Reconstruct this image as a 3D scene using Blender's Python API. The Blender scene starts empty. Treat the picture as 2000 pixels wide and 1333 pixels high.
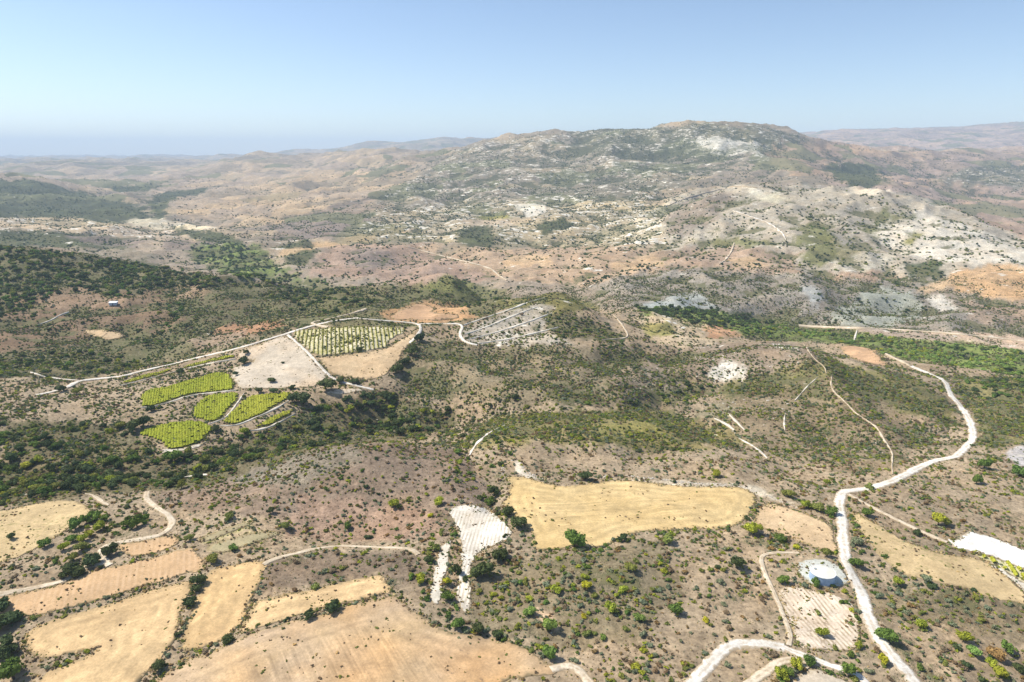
import bpy, bmesh, math, random
import numpy as np
from mathutils import Vector
from mathutils.geometry import delaunay_2d_cdt

# ------------------------------------------------------------------ camera, sky, sun, exposure
scene = bpy.context.scene
COL = scene.collection
ZC = 150.0                                   # the drone hangs 150 m above the nearest fields
F = 1333.0                                   # focal length in pixels of the 2000 px wide photograph
PITCH = math.atan((666.5 - 300.0) / F)
cam_data = bpy.data.cameras.new('camera')
cam_data.sensor_width = 36.0
cam_data.lens = 36.0 * F / 2000.0
cam_data.clip_start = 1.0
cam_data.clip_end = 80000.0
cam = bpy.data.objects.new('camera', cam_data)
COL.objects.link(cam)
cam.location = (0, 0, ZC)
cam.rotation_euler = (math.pi / 2 - PITCH, 0, 0)
scene.camera = cam

SUN_EL = math.radians(50.0)
SUN_AZ = math.radians(-74.0)                 # clockwise from +Y: the sun stands to the left, a little beyond
world = bpy.data.worlds.new('World')
scene.world = world
world.use_nodes = True
wn = world.node_tree
sky = wn.nodes.new('ShaderNodeTexSky')
sky.sky_type = 'NISHITA'
sky.sun_disc = False
sky.sun_elevation = SUN_EL
sky.sun_rotation = SUN_AZ
sky.altitude = 400.0
sky.air_density = 0.8
sky.dust_density = 0.6
sky.ozone_density = 1.0
bg = wn.nodes['Background']
bg.inputs['Strength'].default_value = 0.129
wn.links.new(sky.outputs[0], bg.inputs['Color'])

sl = bpy.data.lights.new('sun', 'SUN')
sl.energy = 4.7
sl.angle = math.radians(0.5)
sl.color = (1.0, 0.945, 0.86)
sun = bpy.data.objects.new('sun', sl)
COL.objects.link(sun)
sdir = Vector((math.sin(SUN_AZ) * math.cos(SUN_EL), math.cos(SUN_AZ) * math.cos(SUN_EL), math.sin(SUN_EL)))
sun.rotation_euler = sdir.to_track_quat('Z', 'Y').to_euler()
sun.location = (0, 0, 900)

vs = scene.view_settings
vs.view_transform = 'Standard'
vs.look = 'None'
vs.gamma = 1.0
vs.use_curve_mapping = False
vs.exposure = 0.34
scene.cycles.max_bounces = 5
scene.cycles.volume_bounces = 1
scene.cycles.use_denoising = True

rng = np.random.default_rng(11)
random.seed(5)

# ------------------------------------------------------------------ the lie of the land
def tandep(v):
    return np.tan(PITCH + np.arctan((np.asarray(v, float) - 666.5) / F))

def noise2(x, y, seed=0):
    """gradient noise, about -1..1"""
    x = np.asarray(x, float); y = np.asarray(y, float)
    xi = np.floor(x).astype(np.int64); yi = np.floor(y).astype(np.int64)
    xf = x - xi; yf = y - yi
    def g(ix, iy, dx, dy):
        h = (ix * 374761393 + iy * 668265263 + seed * 974634777) & 0xffffffff
        h = ((h ^ (h >> 13)) * 1274126177) & 0xffffffff
        h = h ^ (h >> 16)
        a = (h & 0xffff) * (2 * math.pi / 65536.0)
        return np.cos(a) * dx + np.sin(a) * dy
    u = xf * xf * xf * (xf * (xf * 6 - 15) + 10)
    v = yf * yf * yf * (yf * (yf * 6 - 15) + 10)
    a = g(xi, yi, xf, yf); b = g(xi + 1, yi, xf - 1, yf)
    c = g(xi, yi + 1, xf, yf - 1); d = g(xi + 1, yi + 1, xf - 1, yf - 1)
    return ((a + (b - a) * u) + ((c + (d - c) * u) - (a + (b - a) * u)) * v) * 1.5

def fbm(x, y, seed=0, o=4):
    s = 0; a = 1.0; t = 0
    for k in range(o):
        s = s + a * noise2(x * 2 ** k + 17 * k, y * 2 ** k - 9 * k, seed + k); t += a; a *= 0.5
    return s / t

# surveyed points of the terrain: sight line (photo column, photo row) and the distance north of the drone;
# entries with 'z' are hollows that hide behind a ridge
P = []
def pts(u, *vy):
    for t in vy: P.append((u, t[0], t[1], None))
def low(u, *yz):
    for t in yz: P.append((u, None, t[0], t[1]))
pts(0, (1333,175),(1150,215),(1000,275),(960,300),(900,345),(800,420),(740,490),(700,560),(650,640),(560,800),(478,940),(462,1700),(430,2150),(418,2500),(345,3600),(325,7000),(316,12000))
low(0, (1300,-75),(4600,-40),(26000,-40))
pts(250,(1333,170),(1100,228),(1000,270),(950,300),(900,350),(860,385),(800,430),(740,500),(700,570),(650,650),(580,780),(511,930),(470,1800),(440,2300),(400,3000),(380,3600),(340,6500),(314,12000))
low(250,(1250,-85),(26000,-30))
pts(500,(1333,168),(1150,212),(1000,265),(940,305),(880,365),(830,400),(740,470),(655,560),(625,660),(580,800),(543,860),(500,1550),(450,2100),(400,2900),(350,5000),(316,8500))
low(500,(1150,-80),(11000,0),(26000,-10))
pts(620,(1060,245),(995,272),(930,296),(868,334),(835,400),(740,468),(645,560),(585,760),(570,860),(520,1400),(460,1950),(400,2800),(340,5000),(303,6500))
low(620,(372,-24),(1020,-76),(8500,40))
pts(750,(1333,167),(1200,197),(1100,226),(1050,250),(960,281),(900,306),(866,326),(820,425),(760,465),(640,560),(612,650),(580,800),(560,870),(543,1250),(480,1700),(450,2000),(400,2700),(350,3900),(320,4800),(305,5500))
low(750,(372,-24),(1050,-76),(7000,60)); pts(750,(282,12000)); low(750,(18000,60),(26000,60))
pts(870,(1000,264),(900,316),(868,340),(815,425),(700,505),(640,590),(600,775),(560,835),(535,862),(545,1250),(490,1600),(400,2600),(330,3700),(298,4500))
low(870,(960,-70),(5600,70)); pts(870,(274,12500)); low(870,(26000,60))
pts(1000,(1333,167),(1200,197),(1100,226),(1000,264),(930,298),(880,330),(830,375),(800,420),(760,450),(700,505),(640,592),(596,650),(558,1150),(500,1450),(450,1900),(400,2500),(350,3200),(300,3800),(268,4300))
low(1000,(850,-60),(920,-68),(5500,100)); pts(1000,(272,13000)); low(1000,(26000,60))
pts(1085,(700,500),(640,575),(576,690)); low(1085,(800,-58))
pts(1150,(700,500),(640,590),(603,690)); low(1150,(800,-55)); pts(1150,(258,4150))
pts(1250,(1333,167),(1200,197),(1100,226),(1000,264),(950,288),(900,322),(850,360),(812,392),(788,430),(740,470),(670,560),(640,640),(615,750),(603,850),(590,900),(545,1050),(500,1350),(450,1750),(400,2300),(350,3000),(300,3500),(257,4000))
low(1250,(5200,130),(26000,60))
pts(1330,(1000,264),(880,336),(835,385),(808,425),(740,480),(690,560),(655,650),(625,790),(600,890),(540,1060),(480,1400),(420,1900),(340,3000),(248,3900)); low(1330,(5200,150))
pts(1420,(880,336),(850,385),(800,432),(740,485),(690,535),(665,575)); low(1420,(730,-50)); pts(1420,(630,850),(540,1060),(440,1450),(368,1750)); low(1420,(2150,5)); pts(1420,(330,3000),(242,3850)); low(1420,(5000,170))
pts(1500,(1333,167),(1200,197),(1100,226),(1000,264),(950,288),(900,322),(870,360),(820,410),(760,465),(690,528),(664,570),(645,830),(628,900),(580,980),(530,1100),(470,1300),(420,1500),(367,1750),(350,2700),(300,3400),(251,3800))
low(1500,(665,-58),(2200,10),(5000,180))
pts(1570,(1000,264),(900,330),(860,380),(780,446),(720,495),(680,545),(655,800),(632,890),(580,970),(530,1085),(460,1300),(372,1680),(345,2700),(300,3500),(268,4000)); low(1570,(640,-52),(2150,5),(5200,150)); pts(1570,(266,10000)); low(1570,(26000,60))
pts(1640,(1000,265),(900,330),(860,380),(760,456),(710,510),(640,870),(600,950),(500,1200),(420,1450),(376,1620),(355,2700),(320,3600),(287,4400)); low(1640,(620,-48),(2100,0),(6000,130)); pts(1640,(258,10000))
pts(1750,(1333,167),(1200,197),(1100,226),(1000,266),(950,292),(900,325),(850,375),(780,445),(728,530),(700,640),(670,760),(645,850),(600,960),(550,1080),(500,1200),(430,1400),(384,1600),(368,2800),(330,3800),(293,4800))
low(1750,(2100,-10),(6500,120)); pts(1750,(258,10000)); low(1750,(26000,60))
pts(1850,(1100,227),(1000,268),(900,330),(800,440),(730,570),(690,700),(655,820),(600,960),(520,1130),(450,1330),(418,1500)); low(1850,(2000,-45)); pts(1850,(400,2800),(293,4800)); low(1850,(6500,110)); pts(1850,(256,10000))
pts(2000,(1333,170),(1200,200),(1100,230),(1000,272),(900,335),(850,385),(800,450),(750,540),(720,620),(690,720),(665,800),(620,900),(570,1000),(520,1120),(472,1350),(445,2300),(380,3200),(330,4200),(292,5000))
low(2000,(1800,-90),(6500,120)); pts(2000,(243,10000)); low(2000,(26000,60))
for u_, src in ((-320, 0), (2320, 2000)):
    P += [(u_, v, y, z) for (u, v, y, z) in P if u == src]
P += [(u, None, y, 0.0) for u in (-400, 0, 500, 1000, 1500, 2000, 2400) for y in (60, 110)]

CP_, SP_ = math.cos(PITCH), math.sin(PITCH)
def ctrl():
    out = []
    for u, v, y, z in P:
        if z is None: z = ZC - y * float(tandep(v))
        depth = y * CP_ + (ZC - z) * SP_
        out.append(((u - 1000.0) / F * depth / y, math.log(y), z))
    return np.array(out)
CTRL = ctrl()

Y0, Y1, NR, NC = 72.0, 26000.0, 1050, 970
LY = np.linspace(math.log(Y0), math.log(Y1), NR)
SX = np.linspace(-1.34, 1.34, NC)
YS = np.exp(LY)

def rbf_fit():
    # multiquadric interpolation of (z / y) so that near and far points weigh alike
    A = CTRL[:, :2] * np.array([1.0, 1.0])
    val = CTRL[:, 2] / np.exp(CTRL[:, 1])
    d = np.sqrt(((A[:, None] - A[None]) ** 2).sum(-1) + 0.03 ** 2)
    n = len(A)
    M = np.zeros((n + 3, n + 3)); M[:n, :n] = d - 0.004 * np.eye(n)
    M[:n, n] = 1; M[:n, n + 1:] = A; M[n, :n] = 1; M[n + 1:, :n] = A.T
    w = np.linalg.solve(M, np.concatenate([val, np.zeros(3)]))
    # evaluate on a coarse grid, refine by cubic-smooth linear interpolation
    gs = np.linspace(SX[0], SX[-1], 280); gl = np.linspace(LY[0], LY[-1], 420)
    G, L = np.meshgrid(gs, gl)
    R = np.zeros_like(G)
    for i in range(n):
        R += w[i] * np.sqrt((G - A[i, 0]) ** 2 + (L - A[i, 1]) ** 2 + 0.03 ** 2)
    R += w[n] + w[n + 1] * G + w[n + 2] * L
    fs = (SX - gs[0]) / (gs[1] - gs[0]); fl = (LY - gl[0]) / (gl[1] - gl[0])
    def cr(a, t, axis):
        i = np.clip(np.floor(t).astype(int), 1, a.shape[axis] - 3); f = t - i
        p = [np.take(a, i + k, axis) for k in (-1, 0, 1, 2)]
        f = f[:, None] if axis == 0 else f[None, :]
        return p[1] + .5 * f * (p[2] - p[0] + f * (2 * p[0] - 5 * p[1] + 4 * p[2] - p[3] + f * (3 * (p[1] - p[2]) + p[3] - p[0])))
    return cr(cr(R, fl, 0), fs, 1)

def sstep(a, b, x):
    t = np.clip((x - a) / (b - a), 0, 1); return t * t * (3 - 2 * t)

GX = SX[None, :] * YS[:, None]
GY = np.repeat(YS[:, None], NC, 1)
H = rbf_fit() * GY
def relief(x, y):
    """spurs and gullies of every size up to about a seventh of the distance"""
    z = np.zeros_like(x)
    for k, (lam, amp) in enumerate(((4200, .040), (2300, .050), (1300, .052), (620, .06), (300, .06), (150, .060), (75, .058), (38, .046), (19, .032), (9, .020))):
        w = sstep(0.04, 0.16, y / lam / 30.0) if lam < 60 else (sstep(1.5, 2.6, y / lam) * sstep(500, -700, x) if lam == 2300 else sstep(2.6, 6.0, y / lam))
        if not np.any(w > 0): continue
        wx = x + 0.35 * lam * noise2(x / lam * .7 + 3, y / lam * .7, 40 + k)
        wy = y + 0.35 * lam * noise2(x / lam * .7 - 8, y / lam * .7 + 5, 60 + k)
        r = 0.55 - 2.0 * np.abs(noise2(wx / lam, wy / lam, 80 + k)) if lam > 30 else noise2(wx / lam, wy / lam, 80 + k)
        fade = 1.0 - sstep(0.06, 0.14, lam / 30.0 / np.maximum(y, 1) * 0 + (y / lam < 2.2))
        z += amp * lam * w * r
    return z
near_calm = 0.5 + 0.45 * sstep(330, 700, GY)
far_calm = 1.0 - 0.25 * sstep(4500, 9000, GY)
badland = 1.0 + .15 * sstep(850, 1100, GY) * sstep(2600, 1700, GY) * sstep(.08, .25, GX / GY)
H = H + relief(GX, GY) * near_calm * far_calm * badland
H += 0.65 * fbm(GX / 30.0, GY / 30.0, 7, 3) + .22 * fbm(GX / 9.0, GY / 9.0, 8, 2) * sstep(1200, 500, GY) + 0.10 * fbm(GX / 3.1, GY / 3.1, 9, 2) * sstep(900, 300, GY)

def height(x, y):
    x = np.asarray(x, float); y = np.asarray(y, float)
    fs = np.clip((x / y - SX[0]) / (SX[1] - SX[0]), 0, NC - 1.001)
    fl = np.clip((np.log(np.maximum(y, Y0)) - LY[0]) / (LY[1] - LY[0]), 0, NR - 1.001)
    i = fl.astype(int); j = fs.astype(int)
    yy = np.clip((y - YS[i]) / (YS[i + 1] - YS[i]), 0, 1); g = fs - j
    return (H[i, j] * (1 - g) + H[i, j + 1] * g) * (1 - yy) + (H[i + 1, j] * (1 - g) + H[i + 1, j + 1] * g) * yy

def sight(u, v):
    """where the sight line through photo pixel (u, v) first meets the ground"""
    u = np.atleast_1d(np.asarray(u, float)); v = np.atleast_1d(np.asarray(v, float))
    cy = (666.5 - v) / F
    dy = CP_ + cy * SP_
    dz = -SP_ + cy * CP_
    s = (u - 1000.0) / F / dy; m = dz / dy
    fs = np.clip((s - SX[0]) / (SX[1] - SX[0]), 0, NC - 1.001)
    j = fs.astype(int); g = fs - j
    out = np.zeros((len(u), 3))
    for a in range(0, len(u), 4000):
        b = slice(a, a + 4000)
        prof = H[:, j[b]] * (1 - g[b]) + H[:, j[b] + 1] * g[b]
        df = prof - (ZC + YS[:, None] * m[b][None])
        hit = df > 0
        k = np.argmax(hit, 0)
        none = ~hit.any(0)
        k = np.where(none, NR - 1, np.maximum(k, 1))
        c = np.arange(len(k))
        d0 = df[k - 1, c]; d1 = df[k, c]
        t = np.where(none, 1.0, -d0 / np.where(np.abs(d1 - d0) < 1e-9, 1, d1 - d0))
        t = np.clip(t, 0, 1)
        y = YS[k - 1] + t * (YS[k] - YS[k - 1])
        out[b, 1] = y; out[b, 0] = s[b] * y
    out[:, 2] = height(out[:, 0], out[:, 1])
    return out

def project(x, y, z):
    depth = y * CP_ + (ZC - z) * SP_
    return 1000 + F * x / depth, 666.5 + F * ((ZC - z) * CP_ - y * SP_) / depth, depth

# ravines and spurs: (line in the photograph, depth m (negative raises), half width m)
def carve():
    global H
    todo = []
    for line, dep, wid in (
        ([(-60,880),(60,905),(180,915),(300,910),(420,885),(500,850),(620,815),(720,812),(820,815),(900,808)], 9, 26),
        ([(900,808),(1000,795),(1120,795),(1240,790),(1330,770),(1400,745)], 7, 20),
        ([(700,812),(740,790),(790,770),(800,740)], 5, 14),
        ([(860,835),(900,865),(930,900),(960,950),(965,985)], 5, 10),
        ([(1300,800),(1390,835),(1460,870),(1530,900),(1600,930)], 6, 14),
        ([(1900,760),(1870,820),(1840,850),(1780,870)], 5, 14),
        ([(1180,690),(1240,720),(1290,750),(1310,780)], 6, 14),
        ([(250,640),(330,665),(400,640),(470,610),(560,600)], 8, 24),
        ([(60,640),(150,650),(240,690),(330,700)], 6, 20),
        ([(840,690),(900,690),(980,694),(1080,700),(1180,694),(1250,690)], 9, 22),
        ([(980,640),(1040,612),(1085,600),(1130,625)], -7, 26),
        ([(1170,640),(1230,665),(1290,690),(1330,720)], 7, 18),
        ([(600,935),(700,905),(800,895),(880,915)], -3.0, 22),
        ([(1010,870),(1120,860),(1240,870),(1380,895)], -3.5, 20),
        ([(1590,720),(1620,760),(1660,800),(1700,845)], -5, 16),
        ([(1480,690),(1560,700),(1600,715)], -4, 18),
        ([(840,700),(960,740),(1060,770)], -4, 22),
        ([(880,1140),(940,1180),(960,1235)], 2.5, 7),
        ([(1700,1120),(1800,1165),(1900,1190),(2020,1225)], 2.5, 8),
        ([(1100,1130),(1200,1110),(1330,1100)], -2.0, 14)):
        p = np.array(line, float)
        q = []
        for a, b in zip(p[:-1], p[1:]):
            for t in np.linspace(0, 1, 6, endpoint=False): q.append(a + (b - a) * t)
        q = np.array(q + [p[-1]])
        g = sight(q[:, 0], q[:, 1])[:, :2]
        todo.append((g, dep, wid))
    D_ = np.zeros_like(H)
    for g, dep, wid in todo:
        r = 3.2 * wid
        rows = np.nonzero((YS > g[:, 1].min() - r) & (YS < g[:, 1].max() + r))[0]
        sl = slice(rows[0], rows[-1] + 1)
        X, Y = GX[sl], GY[sl]
        X = X + wid * .5 * noise2(X / wid / 1.5, Y / wid / 1.5, 21); Y = Y + wid * .5 * noise2(X / wid / 1.5 + 9, Y / wid / 1.5, 22)
        d = np.full(X.shape, 1e9)
        for a, b in zip(g[:-1], g[1:]):
            ab = b - a; L = max(ab @ ab, 1e-6)
            t = np.clip(((X - a[0]) * ab[0] + (Y - a[1]) * ab[1]) / L, 0, 1)
            d = np.minimum(d, np.hypot(X - a[0] - t * ab[0], Y - a[1] - t * ab[1]))
        f = np.exp(-(d / wid) ** 2 * .9) if dep < 0 else np.exp(-np.sqrt((d / wid) ** 2 + .05) * 1.35)
        D_[sl] -= dep * f
    H = H + D_
carve()
# ------------------------------------------------------------------ small helpers
def lin(r, g, b):
    return tuple(((c / 255 / 12.92) if c / 255 <= .04045 else ((c / 255 + .055) / 1.055) ** 2.4) for c in (r, g, b))

def tag(o, label=None, cat=None, group=None, kind=None):
    if label: o['label'] = label
    if cat: o['category'] = cat
    if group: o['group'] = group
    if kind: o['kind'] = kind
    return o

def mesh_obj(name, verts, faces, mat=None, parent=None, smooth=False):
    me = bpy.data.meshes.new(name)
    me.from_pydata([tuple(v) for v in verts], [], [tuple(f) for f in faces])
    me.update()
    if smooth: me.polygons.foreach_set('use_smooth', np.ones(len(me.polygons), bool))
    if mat: me.materials.append(mat)
    o = bpy.data.objects.new(name, me); COL.objects.link(o)
    if parent: o.parent = parent
    return o

def dense(poly, step=7.0, closed=True):
    """photo polygon with its sides cut into short pieces"""
    out = []; n = len(poly)
    for i in range(n if closed else n - 1):
        a = np.array(poly[i], float); b = np.array(poly[(i + 1) % n], float)
        k = max(1, int(np.hypot(*(b - a)) / step))
        for t in range(k): out.append(a + (b - a) * t / k)
    if not closed: out.append(np.array(poly[-1], float))
    return np.array(out)

def smooth_line(p, it=2, closed=False):
    p = np.array(p, float)
    for _ in range(it):
        if closed:
            q = np.roll(p, -1, 0); p = np.stack([p * .75 + q * .25, p * .25 + q * .75], 1).reshape(-1, 2)
        else:
            a = p[:-1] * .75 + p[1:] * .25; b = p[:-1] * .25 + p[1:] * .75
            p = np.concatenate([p[:1], np.stack([a, b], 1).reshape(-1, 2), p[-1:]])
    return p

def on_ground(poly, step=7.0, closed=True):
    d = dense(poly, step, closed)
    return sight(d[:, 0], d[:, 1])

def inside(poly, x, y):
    """which points lie in the ground polygon"""
    res = np.zeros(len(x), bool)
    x0, x1, y0, y1 = poly[:, 0].min(), poly[:, 0].max(), poly[:, 1].min(), poly[:, 1].max()
    idx = np.nonzero((x >= x0) & (x <= x1) & (y >= y0) & (y <= y1))[0]
    if len(idx) == 0: return res
    px, py = x[idx], y[idx]; r = np.zeros(len(idx), bool)
    n = len(poly)
    for i in range(n):
        xa, ya = poly[i, 0], poly[i, 1]; xb, yb = poly[(i + 1) % n, 0], poly[(i + 1) % n, 1]
        if ya == yb: continue
        c = ((ya > py) != (yb > py)) & (px < (xb - xa) * (py - ya) / (yb - ya) + xa)
        r ^= c
    res[idx] = r
    return res

# ------------------------------------------------------------------ land cover, kept on the terrain as attributes
BROWN = lin(163, 145, 119); DBROWN = lin(120, 108, 90); PINK = lin(155, 141, 122); TANC = lin(182, 164, 138)
ORANGE = lin(196, 168, 130); CHALK = lin(222, 214, 196); GREYCH = lin(178, 174, 160); BLUEGREY = lin(150, 152, 142)
OLIVE = lin(116, 116, 70); GREEN = lin(116, 132, 64); DGREEN = lin(66, 78, 44); GRASSY = lin(128, 126, 60)
STRAW = lin(206, 176, 118); PURPLE = lin(138, 124, 112); WOODS = lin(74, 86, 54)
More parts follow.
